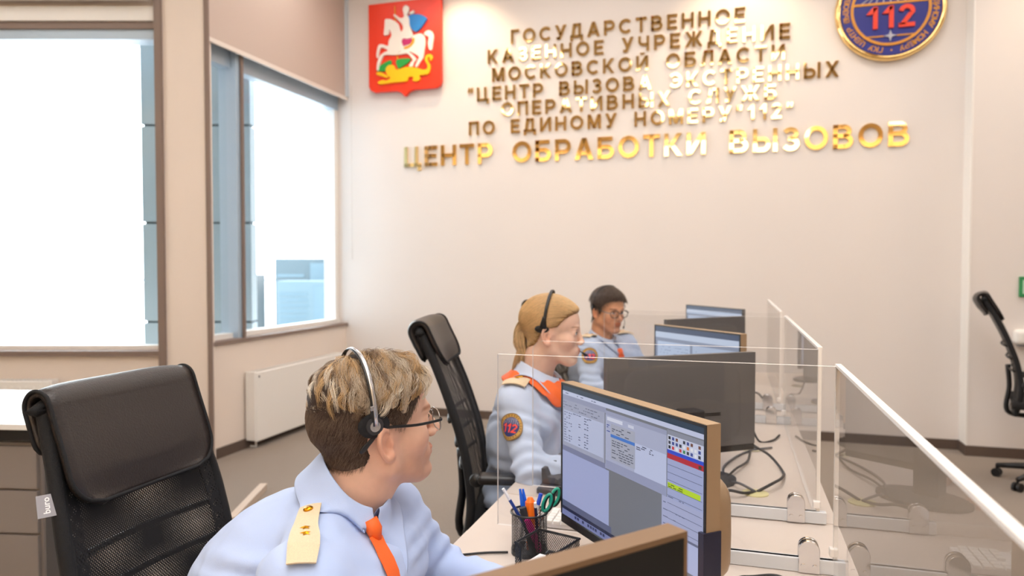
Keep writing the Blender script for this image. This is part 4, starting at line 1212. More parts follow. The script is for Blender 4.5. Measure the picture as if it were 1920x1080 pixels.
    return t, dict(H2B=H2B, B2H=B2H, f_head=f_head, f_shirt=f_shirt, shirt=shirt, n=n, hR=hR, hp=hp, hs=hs, sh=sh, el=el, t=t)

def surf_patch(f, c, au, av, pts, off, th):
    """lays a flat outline (u, v points of a grid) on the surface f near c; returns the outer and inner layers"""
    P = np.array([c + au * u + av * v for u, v in pts])
    a = project(f, P, off + th, .1, 6); b = project(f, P, off, .1, 6)
    return a, b
def strap(f, a, b, w, off, th, nu=10, nv=5, taper=0.0):
    """a strip from a to b (width w) lying on f; closed slab"""
    a = np.array(a, float); b = np.array(b, float); d = b - a; m = (a + b) / 2
    nrm = grad(f, m[None], .004)[0]; sd = np.cross(nrm, d); sd /= np.linalg.norm(sd)
    top, bot = [], []
    for i in range(nu + 1):
        for j in range(nv + 1):
            u = i / nu
            ww = w * (1 - taper * u)
            top.append(a + d * u + sd * ww * (j / nv - .5))
    P = np.array(top); T = project(f, P, off + th, .1, 6).reshape(nu + 1, nv + 1, 3); B = project(f, P, off, .1, 6).reshape(nu + 1, nv + 1, 3)
    mb = MB(); mb.grid(T); mb.grid(B[::-1])
    for X, Y in ((T[0], B[0]), (T[-1], B[-1]), (T[:, 0], B[:, 0]), (T[:, -1], B[:, -1])):
        mb.grid([X, Y])
    return mb, T, nrm, sd, d
def collar(K, m, front_gap=.02, h=.05, rise=.03, point=.045, rad_=.064, lay=.008, name='collar'):
    """folded shirt collar round the neck, its points lying on the shirt"""
    H2B, f = K['H2B'], K['f_shirt']
    n = K['n']; fwd = K.get('fwd', np.array([1., 0, 0])); up = np.array(K.get('nup', (.18, 0, 1)), float); up /= np.linalg.norm(up)
    fwd = fwd - up * (fwd @ up); fwd /= np.linalg.norm(fwd); lf = np.cross(up, fwd)
    c0 = K.get('cc', n + np.array([.0, 0, .0]))
    R = []
    m_ = 41
    for i in range(m_):
        th = -PI + 2 * PI * i / (m_ - 1); th *= (1 - front_gap)
        # th = 0 at the nape
        dr = -fwd * math.cos(th) + lf * math.sin(th)
        fr = (1 - math.cos(th)) / 2
        r = rad_ * (1 + .10 * math.cos(2 * th))
        up_h = rise * (1 - .75 * fr ** 2)
        inn = c0 + dr * (r - .004) + up * (up_h - .035 - .0 * fr)
        top = c0 + dr * r + up * up_h
        fold = c0 + dr * (r + .007) + up * (up_h - .002)
        drop = h + point * max(0, (abs(th) / PI - .72) / .28) ** 1.3
        out = c0 + dr * (r + .016 + .010 * fr) + up * (up_h - drop * .55)
        end = c0 + dr * (r + .026 + .02 * fr) + up * (up_h - drop)
        if fr > .6: end = end + lf * math.sin(th) * .012 - fwd * .0
        row = [inn, top, fold, out, end]
        for k in (3, 4):
            q = row[k][None]; dd = f(q)[0]
            if dd < lay: row[k] = project(f, q, lay, .1, 4)[0]
        R.append(row)
    R = np.array(R)
    mb = MB()
    G = np.stack([catmull(r, 3) for r in R])
    mb.grid(G)
    return mb.build(name, m, K['shirt'], smooth=True, solid=.0022, off=0, sub=1)

m_epau = M('epaulette cloth', '#f4dcb8', .75, bump=(900, .5), var=(500, .86))
m_epgold = M('epaulette gold', '#d99a1c', .25, .9)
m_orange = M('orange cloth', '#f2661b', .6, bump=(300, .1))
def epaulette(K, a, b, w=.052, stars=2, taper=.1):
    f = K['f_shirt']
    mb, T, nrm, sd, d = strap(f, a, b, w, .009, .004, taper=taper)
    ep = mb.build('epaulette', m_epau, K['shirt'], smooth=False, bevel=.0008)
    L = np.linalg.norm(d); dn = d / L
    g = MB()
    bt = project(f, (np.array(a) + d * .12)[None], .013, .1, 6)[0]; nn = grad(f, bt[None], .006)[0]
    R = frame_x(nn, dn)
    bu = MB().lathe([(.0085, 0), (.0085, .002), (.006, .0042), (0, .005)], n=18, axis='x')
    bu.v = [tuple(R @ np.array(p) + bt) for p in bu.v]
    bu.build('button', m_epgold, ep, smooth=True)
    for k in range(stars):
        c = project(f, (np.array(a) + d * (.80 - .14 * k) )[None], .0135, .1, 6)[0]; nn = grad(f, c[None], .006)[0]; R = frame_x(nn, dn)
        st = MB(); ring = [((.0095 if q % 2 == 0 else .004) * math.cos(q * PI / 5), (.0095 if q % 2 == 0 else .004) * math.sin(q * PI / 5)) for q in range(10)]
        vv = [(0, y, z) for y, z in ring] + [(.003, 0, 0)]
        st.add([tuple(R @ np.array(p) + c) for p in vv], [(q, (q + 1) % 10, 10) for q in range(10)])
        st.build('star', m_epgold, ep)
    return ep
def arm_patch(K, c, r, updir, text=True):
    """round badge lying on the sleeve: gold ring, dark field, red 112, white globe lines"""
    f = K['f_shirt']
    c = project(f, np.array(c, float)[None], 0.0, .1, 8)[0]; nn = grad(f, c[None], .01)[0]
    av = np.array(updir, float); av -= nn * (av @ nn); av /= np.linalg.norm(av); au = np.cross(av, nn)
    def disc(name, r0, r1, off, m, parent):
        P = [[c + au * (q * math.cos(a)) + av * (q * math.sin(a)) for a in np.linspace(0, 2 * PI, 37)[:-1]] for q in np.linspace(r0, r1, 6)]
        P = np.array(P); T = project(f, P.reshape(-1, 3), off, .05, 5).reshape(P.shape)
        rim = project(f, P[-1], .001, .05, 5)
        mb = MB(); mb.grid(np.concatenate([T, rim[None]]), closed=True)
        return mb.build(name, m, parent, smooth=False, recalc=False)
    pt = disc('shoulder_patch', .0, r, .0085, m_pgold, K['shirt'])
    disc('patch_field', 0, r * .70, .0095, m_pblue, pt)
    disc('patch_ring', r * .93, r, .0095, m_pring, pt)
    def flat(name, polys, off, m):
        mb = MB()
        for pl in polys:
            P = np.array([c + au * u + av * v for u, v in pl]); T = project(f, P, off, .05, 5)
            mb.add(T, [tuple(range(len(pl)))])
        mb.build(name, m, pt, recalc=False)
    k = r * .62; polys = []
    x = -r * .56
    for ch, w_ in (('1', .48), ('1', .48), ('2', .66)):
        for pl in GL[ch][1]: polys.append([(x + u * k * .98, -r * .40 + v * k) for u, v in pl])
        x += w_ * k * .98 + .1 * k
    flat('patch_numerals', polys, .0105, m_er)
    lines = []
    for i in range(-3, 4): lines.append([(i * r * .17 - .0008, r * .22), (i * r * .17 + .0008, r * .22), (i * r * .09 + .0008, r * .62), (i * r * .09 - .0008, r * .62)])
    for zz, ww in ((.22, .62), (.36, .56), (.5, .42)): lines.append([(-ww * r, zz * r - .0007), (ww * r, zz * r - .0007), (ww * r, zz * r + .0007), (-ww * r, zz * r + .0007)])
    flat('patch_globe', lines, .0105, m_es)
    ticks = []
    for i in range(26):
        if i % 7 == 3: continue
        a = 2 * PI * i / 26; rr = r * .815; h = r * .055; b = r * .06
        ticks.append([(rr * math.cos(a) + h * math.cos(a) * s1 - b * math.sin(a) * s2, rr * math.sin(a) + h * math.sin(a) * s1 + b * math.cos(a) * s2) for s1, s2 in ((-1, -.6), (1, -.6), (1, .6), (-1, .6))])
    flat('patch_lettering', ticks, .0105, m_pring)
m_pgold = M('patch gold', '#c99a3e', .6); m_pblue = M('patch blue', '#27306e', .6); m_pring = M('patch rim', '#7a5a22', .6)

def hair_cap(K, mask_fn, thick_fn, mat, name='hair', noise=.0015, res_off=.0015, ear_free=True):
    """a shell grown out of the scalp where mask_fn(head-space points) > 0"""
    H2B, B2H, f = K['H2B'], K['B2H'], K['f_bare']
    V, F = K['scalp']
    Vh = V
    m = mask_fn(Vh)
    keep = (m[F] > -.004).all(1)
    F2 = F[keep]; ids = np.unique(F2); mp = -np.ones(len(V), int); mp[ids] = np.arange(len(ids))
    Vh = Vh[ids]; m = m[ids]; F2 = mp[F2]
    N = grad(lambda P: K['f_bare'](P), Vh, .003)
    th = thick_fn(Vh) * np.clip((m + .002) / .010, 0, 1) ** .6 - .0012
    Vo = Vh + N * (th + noise * vnoise(Vh * np.array([1, 1, 1]), 160, 3) * (th > 0.001))[:, None]
    return mesh_np(name, H2B(Vo), F2, mat, K['t'])
def prep_scalp(K, fem):
    f = lambda P: head_sdf(P, fem, ears=False)
    K['f_bare'] = f
    K['scalp'] = iso(f, (-.13, -.10, -.13), (.13, .10, .16), .0035, 2)
def strand_mesh(K, name, paths_h, r0, r1, mat, cols, parent=None, n=3):
    k, m = paths_h.shape[:2]
    P = K['H2B'](paths_h.reshape(-1, 3)).reshape(k, m, 3)
    V, F = strands(P, r0, r1, n)
    at = np.repeat(cols, m * n, 0)
    return mesh_np(name, V, F, mat, parent or K['t'], smooth=True, attr=at)
def hair_mat(name, col, rough=.42):
    return M(name, col, rough, attr='tint', spec=.55)
def walk(K, start, dirfn, lift, steps, step, r):
    """hair paths that creep over the scalp: start (k,3) on the skin, dirfn(P, i) a direction, lift(i) height above the skin"""
    P = project(K['f_bare'], start, lift(0), .05, 3); out = [P]
    for i in range(1, steps):
        d = dirfn(P, i); N = grad(K['f_bare'], P, .003)
        d = d - N * (d * N).sum(1)[:, None]; d /= np.linalg.norm(d, axis=1)[:, None] + 1e-9
        P = P + d * step
        P = project(K['f_bare'], P, lift(i), .03, 1)
        out.append(P)
    return np.stack(out, 1)
# ------------------------------------------------------------------ the man in front
m_shirt1 = M('pale blue shirt', '#b1c3e8', .75, bump=(700, .12), sheen=.2)
rng = np.random.RandomState(5)
yaw1, pit1, rol1 = rad(47), rad(-6), rad(3)
hR1 = Rz(yaw1) @ Ry(pit1) @ Rx(rol1)
J1 = dict(pelvis=(-.04, 0, .575), chest=(.115, -.01, .82), neck=(.245, -.015, .975), sho_r=(.308, -.225, .908), sho_l=(.265, .165, .90),
          elb_r=(.36, -.29, .70), wri_r=(.58, -.16, .775), hand_r=(1, .35, -.05), elb_l=(.34, .27, .735), wri_l=(.57, .15, .775), hand_l=(1, -.3, -.05))
man, K1 = person('man in front in a pale blue uniform shirt, head turned away, wearing headset and glasses', (-.95, 1.205, 0), 0, J1, (.299, .045, 1.106), hR1, 1.06,
                 skin_mat('skin fair', '#dfb49c'), 0, (.86, .58, .55), (.45, .32, .24), (.72, .62, .58), m_shirt1, res=.0022, seed=2, girth=1.07, wr=1.5)
K1['nup'] = (.50, .08, 1); K1['fwd'] = np.array([1, -.36, 0]); K1['cc'] = np.array([.266, .003, 1.0])
prep_scalp(K1, 0)
collar(K1, m_shirt1, .03, .062, .036, .080, .070)
ep = epaulette(K1, (.252, -.105, .994), (.322, -.245, .938), .034, taper=.42)
epaulette(K1, (.25, .10, .985), (.265, .20, .955), .038)
# tie: knot and blade
f = K1['f_shirt']
nf = project(f, np.array([[.268 + .070, -.050, .945]]), .010, .1, 8)[0]
kn_ = MB().tube([nf + [-.005, 0, .018], nf + [.002, 0, .0], nf + [.006, 0, -.018]], [.014, .017, .011], 12, flat=(1, .8))
tie = kn_.build('tie', m_orange, man, smooth=True)
mb, *_ = strap(f, nf + [.006, 0, -.012], np.array([.36, -.135, .76]), .040, .004, .003, 14, 4)
mb.build('tie_blade', m_orange, tie, smooth=True)
# undercut: short dark hair on the back and sides
def mask1(V):
    x, y, z = V[:, 0], V[:, 1], V[:, 2]
    hl = np.interp(x, [-.12, -.075, -.045, -.02, .005, .03, .055, .075, .10], [-.046, -.048, -.044, .005, .022, .012, .045, .075, .085])
    ear = np.sqrt(((x + .012) / .026) ** 2 + ((z + .004) / .036) ** 2) - 1
    return np.minimum(z - hl, np.where(np.abs(y) > .05, ear * .02, 1))
m_hd = M('dark short hair', '#544035', .7, bump=(1400, .9), var=(700, .55), stretch=(1, 1, .35))
hair1 = hair_cap(K1, mask1, lambda V: .0025 + .0075 * np.clip((V[:, 2] - .045) / .04, 0, 1) + .010 * np.clip((-V[:, 0] - .05) / .04, 0, 1) * np.clip((.06 - V[:, 2]) / .05, 0, 1), m_hd)
# short stubble hairs of the undercut
Vs, Fs = K1['scalp']
sel = np.where((mask1(Vs) > .002) & (Vs[:, 2] < .085))[0]
st = Vs[rng.choice(sel, 9000)] + rng.normal(0, .0012, (9000, 3))
def d_short(P, i):
    d = np.tile(np.array([-.55, 0, -1.0]), (len(P), 1)); d[:, 0] -= .0; return d + rng.normal(0, .25, P.shape)
ps = walk(K1, st, d_short, lambda i: 0., 4, .0038, rng)
_q = ps.reshape(-1, 3); _t = .0020 + .010 * np.clip((-_q[:, 0] - .05) / .04, 0, 1) * np.clip((.06 - _q[:, 2]) / .05, 0, 1) * np.clip((mask1(_q) + .002) / .01, 0, 1) ** .6 + np.tile(np.arange(4) * .0008, len(ps))
ps = (_q + grad(K1['f_bare'], _q, .003) * _t[:, None]).reshape(ps.shape)
cs = np.array([.15, .10, .072]) * rng.uniform(.6, 1.6, (len(ps), 1))
strand_mesh(K1, 'short_hair', ps, .00022, .0001, hair_mat('short hair strands', '#ffffff', .6), cs, hair1)
# long blond top: locks that leave a parting and fall over the sides, with a few loose ones
def tones(r, n):
    t_ = r.choice(4, n, p=[.34, .30, .20, .16])
    return np.array([[.60, .39, .19], [.64, .52, .39], [.25, .16, .095], [.84, .74, .60]])[t_]
def top_locks(k, per, seed):
    r = np.random.RandomState(seed)
    sel = np.where((Vs[:, 2] > .066) & (mask1(Vs) > .004))[0]
    roots = Vs[r.choice(sel, k)]
    fr = np.clip((roots[:, 0] + .10) / .18, 0, 1)
    side = np.where(np.abs(roots[:, 1] - .015) < .012, r.choice([-1, 1], k), np.sign(roots[:, 1] - .015))
    L = r.uniform(.050, .088, k)
    base = tones(r, k); ph = r.uniform(0, 6.28, k)
    jit = r.normal(0, .30, (k, 3)); rise = r.uniform(.005, .014, k) * np.where(fr < .35, .55, 1); zend = np.where(fr > .78, .092, .060 + .040 * np.clip((.32 - fr) / .2, 0, 1)) + r.normal(0, .019, k)
    S = np.repeat(roots, per, 0) + r.normal(0, .0040, (k * per, 3))
    q = np.repeat(np.arange(k), per)
    m = 11
    Lq = L[q] * r.uniform(.72, 1.1, k * per); e2 = r.normal(0, .10, (k * per, 3))
    stp = (Lq / (m - 1))[:, None]
    D0 = np.stack([-.30 + .75 * (fr > .72) * r.uniform(.2, 1.0, k) - .6 * (fr < .2), side * 1.0, -.15 + 0 * fr], 1) + jit
    front = np.clip((fr - .7) / .2, 0, 1)
    P = project(K1['f_bare'], S, .006, .05, 2); out = [P]
    for i in range(1, m):
        w = .45 * np.stack([np.sin(ph + i * .75), .3 * np.cos(ph + i * .6), .5 * np.cos(ph * 1.3 + i * .8)], 1)
        d = (D0 + w)[q] + e2 * (.5 + .2 * i); d[:, 2] -= .10 * i
        N = grad(K1['f_bare'], P, .003); d = d - N * (d * N).sum(1)[:, None]; d /= np.linalg.norm(d, axis=1)[:, None] + 1e-9
        P = P + d * stp * np.clip((P[:, 2:3] - zend[q][:, None]) / .012, .12, 1)
        h = .006 + (rise[q] * (1 + .9 * front[q])) * math.sin(min(1, i / 5.5) * PI / 2) - .006 * max(0, (i - 6) / 4) + .004 * e2[:, 0] * i
        h = .002 + h * np.clip((P[:, 2] - zend[q] + .004) / .030, .12, 1) * (1 - .55 * np.exp(-((P[:, 0] + .028) / .010) ** 2))
        cen = P.reshape(k, per, 3).mean(1)[q]; P = P + (cen - P) * (.04 + .022 * i if i > 2 else 0)
        P = project(K1['f_bare'], P, h, .03, 1); out.append(P)
    return np.stack(out, 1), base[q] * r.uniform(.8, 1.15, (k * per, 1))
P_, C_ = top_locks(520, 30, 8)
strand_mesh(K1, 'blond_hair', P_, .00036, .00010, hair_mat('blond hair strands', '#ffffff', .38), np.clip(C_, 0, 1.1), hair1)
# headset
def head_pt(K, p): return K['H2B'](np.array([p], float))[0]
def world(K, V):
    M_ = K['t'].matrix_basis
    return np.array([tuple(M_ @ Vector(v)) for v in V])
bpy.context.view_layer.update()
def hs_place(K, name, label, cat):
    o = thing(name, label, cat)
    o.matrix_basis = K['t'].matrix_basis @ Matrix.Translation(Vector(K['hp'])) @ Matrix(K['hR'].tolist()).to_4x4() @ Matrix.Scale(K['hs'], 4)
    return o
hd = hs_place(K1, 'headset', 'silver-banded headset worn by the man in front, round pad above his ear', 'headset')
m_silver = M('brushed silver', '#c9c9cc', .25, .9)
def band(lo_z, xs, r_side, top, lean, n=40):
    pts = []
    for a in np.linspace(0, PI, n):
        y = r_side * math.cos(a); z = lo_z + (top - lo_z) * math.sin(a) ** .75
        pts.append((xs + lean * math.sin(a), -y, z))
    return pts
MB().tube(band(.035, -.028, .092, .154, .002), .0036, 8, flat=(.35, 1)).build('band', m_silver, hd, smooth=True)
MB().tube(band(.035, -.0305, .0905, .1525, .002), .0042, 8, flat=(.35, 1)).build('band_lining', m_black, hd, smooth=True)
for s in (-1, 1):
    pad = MB().lathe([(0, .0), (.020, 0), (.024, .004), (.024, .010), (.018, .013), (0, .013)], n=28, axis='y')
    pad.v = [(p[0] * 1.15 - .030, s * (.0775 + p[1] * .75), p[2] * .88 + .034) for p in pad.v]
    pe = pad.build('ear_pad', M('foam black', '#17181c', .9, bump=(900, .3)), hd, smooth=True)
    cap = MB().lathe([(0, .0125), (.0145, .0125), (.0155, .010), (.0155, .008)], n=28, axis='y'); cap.v = [(p[0] - .030, s * (.0775 + p[1]), p[2] + .034) for p in cap.v]
    cp_ = cap.build('ear_cap', m_dkgrey, pe, smooth=False)
    dsc = MB().lathe([(0, .0138), (.009, .0138), (.0095, .0125)], n=24, axis='y'); dsc.v = [(p[0] - .030, s * (.0775 + p[1]), p[2] + .034) for p in dsc.v]
    dsc.build('silver_disc', m_silver, pe)
    MB().box((-.030, s * .0875, .056), (.011, .006, .022)).build('slider', m_dkgrey, hd, bevel=.002)
    MB().box((-.030, s * .0882, .066), (.0115, .0066, .008)).build('slider_tip', m_silver, hd, bevel=.001)
# glasses
TFL = (.6, 1.7)
def glasses(K, label, temple_col, rim_col, rw=.026, rh=.018, clear=True, temple_z=.014, tip=True, rimr=.0012):
    g = hs_place(K, 'eyeglasses', label, 'glasses')
    X = .111
    for s in (-1, 1):
        rim = [(X - .010 * abs(math.cos(a) * rw + .033) / .06, s * (.034 + rw * np.sign(math.cos(a)) * abs(math.cos(a)) ** .75), .006 + rh * np.sign(math.sin(a)) * abs(math.sin(a)) ** .8) for a in np.linspace(0, 2 * PI, 33)[:-1]]
        MB().tube(rim, rimr, 6, closed=True).build('rim', rim_col, g, smooth=True)
        le = MB(); le.add(rim, [tuple(range(len(rim)))]); le.build('lens', m_lens, g)
        tp = [(X - .010, s * .0615, temple_z), (X - .014, s * .072, temple_z), (.05, s * .0765, temple_z + .002), (.0, s * .0800, temple_z + .010), (-.018, s * .0805, temple_z + .010), (-.036, s * .0800, temple_z - .006), (-.056, s * .0770, temple_z - .024)]
        MB().tube(catmull(tp, 5), [.0015] * 20 + list(np.linspace(.0017, .0026, 8)) + [.0032, .0030, .0020], 8, flat=TFL).build('temple', temple_col, g, smooth=True)
    MB().tube(catmull([(X - .002, -.011, .010), (X + .001, 0, .013), (X - .002, .011, .010)], 4), rimr, 6).build('bridge', rim_col, g, smooth=True)
m_lens = glass('lens', (.97, .98, .98), .8)
glasses(K1, 'thin metal eyeglasses with black temples worn by the man in front', M('temple black', '#17181b', .35), M('rim metal', '#9a938c', .25, .8), .027, .019)
# ------------------------------------------------------------------ the fair-haired woman
m_shirt2 = M('light blue uniform shirt', '#bccae3', .75, bump=(700, .12), sheen=.2)
yaw2 = rad(6); hR2 = Rz(yaw2) @ Ry(rad(3))
J2 = dict(pelvis=(.06, .06, .585), chest=(.095, .02, .845), neck=(.145, .0, 1.005), sho_r=(.115, -.165, .965), sho_l=(.125, .165, .965),
          elb_r=(.20, -.27, .765), wri_r=(.45, -.17, .778), hand_r=(1, .2, -.04), elb_l=(.24, .25, .765), wri_l=(.48, .12, .778), hand_l=(1, -.3, -.04))
woman, K2 = person('fair-haired woman in a light blue shirt and orange neckerchief, seated in profile', (-.80, 2.47, 0), 0, J2, (.205, -.01, 1.182), hR2, .97,
                   skin_mat('skin rosy', '#e3bda8'), 1.0, (.84, .50, .48), (.36, .25, .19), None, m_shirt2, res=.0028, seed=7, wr=.95, girth=.95)
K2['nup'] = (.28, 0, 1); K2['cc'] = np.array([.152, -.002, 1.022])
prep_scalp(K2, 1.0)
# neckerchief: a folded band under the collar with a knot and two short ends
f = K2['f_shirt']
sc = MB()
up = np.array([.28, 0, 1.]); up /= np.linalg.norm(up); fw = np.array([1., 0, 0]) - up * .27; fw /= np.linalg.norm(fw); lf = np.cross(up, fw)
ring = []
for i in range(49):
    th = 2 * PI * i / 48; dr = -fw * math.cos(th) + lf * math.sin(th); fr = (1 - math.cos(th)) / 2
    row = []
    for k, (ro, zo) in enumerate([(.062, .014), (.080, .016), (.098, .004), (.114, -.016), (.124, -.034 - .022 * fr)]):
        p = K2['cc'] + dr * ro + up * (zo + .004 * math.sin(th * 9 + k * 2)) + dr * .005 * math.sin(th * 5 + k * 2.1) + up * .004 * math.sin(th * 11 + k * 1.3)
        p = p + fw * .015 * fr * (k > 1)
        dd = f(p[None])[0]
        if dd < .007: p = project(f, p[None], .009 + .004 * math.sin(th * 8 + k), .1, 4)[0]
        row.append(p)
    ring.append(row)
sc.grid(ring)
scarf = sc.build('neckerchief', m_orange, woman, smooth=True, solid=.003, off=1, sub=1)
kn_ = MB()
kp = project(f, np.array([[.30, .0, .955]]), .018, .1, 8)[0]
kn_.tube([kp + lf * -.018, kp, kp + lf * .018], [.011, .017, .011], 10)
kn_.tube(catmull([kp, kp + fw * .008 - up * .03 + lf * -.012, kp - up * .065 + lf * -.03 + fw * .004], 4), list(np.linspace(.012, .016, 9)), 8, flat=(1, .4))
kn_.tube(catmull([kp, kp + fw * .008 - up * .03 + lf * .012, kp - up * .060 + lf * .03 + fw * .004], 4), list(np.linspace(.012, .016, 9)), 8, flat=(1, .4))
kn_.build('knot', m_orange, scarf, smooth=True)
m_col2 = M('white-blue collar', '#c3d0e8', .7)
K2['cc'] = np.array([.152, -.002, 1.038])
collar(K2, m_col2, .05, .066, .030, .050, .068, lay=.022)
epaulette(K2, (.118, -.080, 1.02), (.118, -.185, 1.0), .05)
epaulette(K2, (.125, .080, 1.02), (.125, .185, 1.0), .05)
arm_patch(K2, K2['sh']['r'] + np.array([.022, -.075, -.068]), .044, (.05, 0, 1))
def mask2(V):
    x, y, z = V[:, 0], V[:, 1], V[:, 2]
    hl = np.interp(x, [-.12, -.08, -.05, -.028, -.01, .012, .025, .045, .065, .085], [-.050, -.055, -.035, .012, .028, .030, .034, .058, .074, .082])
    return z - hl
m_fair = M('fair hair base', '#a97c49', .5, var=(300, .6), stretch=(.25, 1, 1), bump=(500, .5))
thick2 = lambda V: .006 + .006 * np.clip((V[:, 2] - .0) / .08, 0, 1) + .002 * np.clip(-V[:, 0] / .08, 0, 1)
hair2 = hair_cap(K2, mask2, thick2, m_fair)
Vs2, Fs2 = K2['scalp']
rng = np.random.RandomState(12)
sel = np.where(mask2(Vs2) > .001)[0]
st = Vs2[rng.choice(sel, 9000)] + rng.normal(0, .0015, (9000, 3))
B_ = np.array([-.112, 0, .000])
def d2(P, i): return (B_ - P) + np.array([0, 0, .03]) * (P[:, :1] > -.02)
ps = walk(K2, st, d2, lambda i: .0, 10, .008, rng)
_s = ps.shape; _q = ps.reshape(-1, 3); _m = np.clip((mask2(_q) + .002) / .010, 0, 1) ** .6
ps = (_q + grad(K2['f_bare'], _q, .003) * (thick2(_q) * _m + .0004 * rng.normal(1, .8, len(_q)).repeat(1))[:, None]).reshape(_s)
hl_ = np.clip((st[:, 2] - .02) / .1, 0, 1)[:, None]
cs = np.array([.66, .44, .22]) * rng.uniform(.7, 1.3, (len(ps), 1)) * (1 - .0 * hl_)
strand_mesh(K2, 'fair_hair', ps, .00045, .0003, hair_mat('fair hair strands', '#ffffff', .36), np.clip(cs, 0, 1), hair2)
# low ponytail
tail = []
for k in range(900):
    o = np.clip(rng.normal(0, 1, 3), -1.5, 1.5) * np.array([.010, .013, .008])
    sp = np.clip(rng.normal(0, 1, 3), -1.6, 1.6) * np.array([.006, .008, .006])
    pts = [np.array([-.085, 0, .035]) + o * 1.6, np.array([-.112, 0, .010]) + o * 1.2, np.array([-.118, 0, -.028]) + o * 1.3, np.array([-.108, 0, -.062]) + o * 1.0, np.array([-.114, 0, -.100]) + o * .7 + sp, np.array([-.128, 0, -.140]) + sp * 1.1, np.array([-.120, 0, -.172]) + sp * 1.2]
    tail.append(catmull(pts, 3))
strand_mesh(K2, 'ponytail', np.array(tail), .0010, .0005, hair_mat('ponytail strands', '#ffffff', .4), np.array([.66, .45, .24]) * rng.uniform(.6, 1.3, (900, 1)), hair2)
# eyelashes-dark lid lines are part of her face tint; headset in black
def black_headset(K, label, boom_side, rs=.094, tp=.157):
    h = hs_place(K, 'headset', label, 'headset')
    MB().tube(band(.035, -.020, rs, tp, .012), .0055, 8, flat=(.45, 1)).build('band', m_black, h, smooth=True)
    for s in (-1, 1):
        a = MB().tube(catmull([(-.020, s * (rs + .001), .066), (-.022, s * (rs - .002), .045), (-.024, s * .086, .026)], 4), [.006, .007, .008, .009, .010, .011, .012, .013, .014], 8, flat=(.5, 1)).build('arm', m_black, h, smooth=True)
        MB().lathe([(0, 0), (.017, 0), (.019, .004), (.016, .010), (0, .011)], n=20, axis='y')
        p = MB().lathe([(0, 0), (.017, 0), (.019, .004), (.016, .010), (0, .011)], n=20, axis='y')
        p.v = [(q[0] * 1.35 - .028, s * (.079 + q[1] * .8), q[2] * .75 + .022) for q in p.v]
        p.build('ear_pad', m_black, h, smooth=True)
    s = boom_side
    b_ = MB().tube(catmull([(-.02, s * .089, .018), (.03, s * .086, -.018), (.075, s * .066, -.050), (.112, s * .030, -.066)], 6), .0018, 6).build('microphone_boom', m_black, h, smooth=True)
    MB().tube([(.104, s * .038, -.063), (.114, s * .029, -.067), (.126, s * .018, -.071)], [.003, .005, .004], 10).build('microphone', m_black, b_, smooth=True)
    return h
black_headset(K2, 'black headset worn by the fair-haired woman', 1)

# ------------------------------------------------------------------ the dark-haired man at the far desk
m_shirt3 = M('pale grey-blue shirt', '#b3c2dc', .75, bump=(700, .12), sheen=.2)
yaw3 = rad(-13); hR3 = Rz(yaw3) @ Ry(rad(6))
J3 = dict(pelvis=(.0, 0, .59), chest=(.10, .0, .85), neck=(.14, .0, 1.01), sho_r=(.19, -.175, .97), sho_l=(.16, .18, .965),
          elb_r=(.29, -.26, .775), wri_r=(.50, -.15, .778), hand_r=(1, .2, -.04), elb_l=(.27, .26, .775), wri_l=(.50, .13, .778), hand_l=(1, -.3, -.04))
manb, K3 = person('dark-haired man in glasses and orange tie, seated behind the woman', (-.806, 4.06, 0), rad(-30), J3, (.185, .0, 1.163), hR3, .95,
                  skin_mat('skin tan', '#d49d7b'), 0, (.82, .52, .46), (.25, .17, .13), (.70, .60, .56), m_shirt3, res=.0034, seed=11, wr=1.1)
K3['nup'] = (.22, 0, 1); K3['cc'] = np.array([.150, .0, 1.020])
prep_scalp(K3, 0)
collar(K3, m_shirt3, .05, .05, .03, .045, .066)
f = K3['f_shirt']
nf = project(f, np.array([[.27, 0, .95]]), .008, .1, 8)[0]
tie = MB().tube([nf + [-.005, 0, .02], nf, nf + [.006, 0, -.018]], [.014, .018, .012], 12, flat=(1, .8)).build('tie', m_orange, manb, smooth=True)
mb, *_ = strap(f, nf + [.006, 0, -.012], np.array([.28, .0, .72]), .05, .004, .003, 14, 4)
mb.build('tie_blade', m_orange, tie, smooth=True)
epaulette(K3, (.15, -.085, 1.03), (.19, -.195, 1.01), .05)
epaulette(K3, (.14, .085, 1.03), (.16, .20, 1.0), .05)
arm_patch(K3, K3['sh']['r'] + np.array([.055, -.05, -.030]), .044, (.05, 0, 1))
def mask3(V):
    x, y, z = V[:, 0], V[:, 1], V[:, 2]
    hl = np.interp(x, [-.12, -.075, -.045, -.025, -.005, .015, .03, .055, .075, .10], [-.050, -.055, -.050, .005, .012, -.010, .035, .062, .075, .082])
    ear = np.sqrt(((x + .012) / .024) ** 2 + ((z + .004) / .034) ** 2) - 1
    return np.minimum(z - hl, np.where(np.abs(y) > .05, ear * .02, 1))
m_dk = M('dark brown hair', '#3d2a1e', .42, bump=(700, .6), var=(300, .6), stretch=(.3, 1, 1))
hair3 = hair_cap(K3, mask3, lambda V: .004 + .020 * np.clip((V[:, 2] - .03) / .06, 0, 1), m_dk)
Vs3, Fs3 = K3['scalp']
sel = np.where((mask3(Vs3) > .002))[0]
st = Vs3[rng.choice(sel, 4000)]
ps = walk(K3, st, lambda P, i: np.tile(np.array([.55, -.7, -.25]), (len(P), 1)) * np.where(P[:, 2:] > .03, 1, 0) + np.array([-.3, 0, -.8]) * np.where(P[:, 2:] > .03, 0, 1) + rng.normal(0, .12, P.shape), lambda i: .014 + .0022 * min(i, 4), 7, .006, rng)
lowm = st[:, 2] < .06
ps[lowm] = ps[lowm] * .90
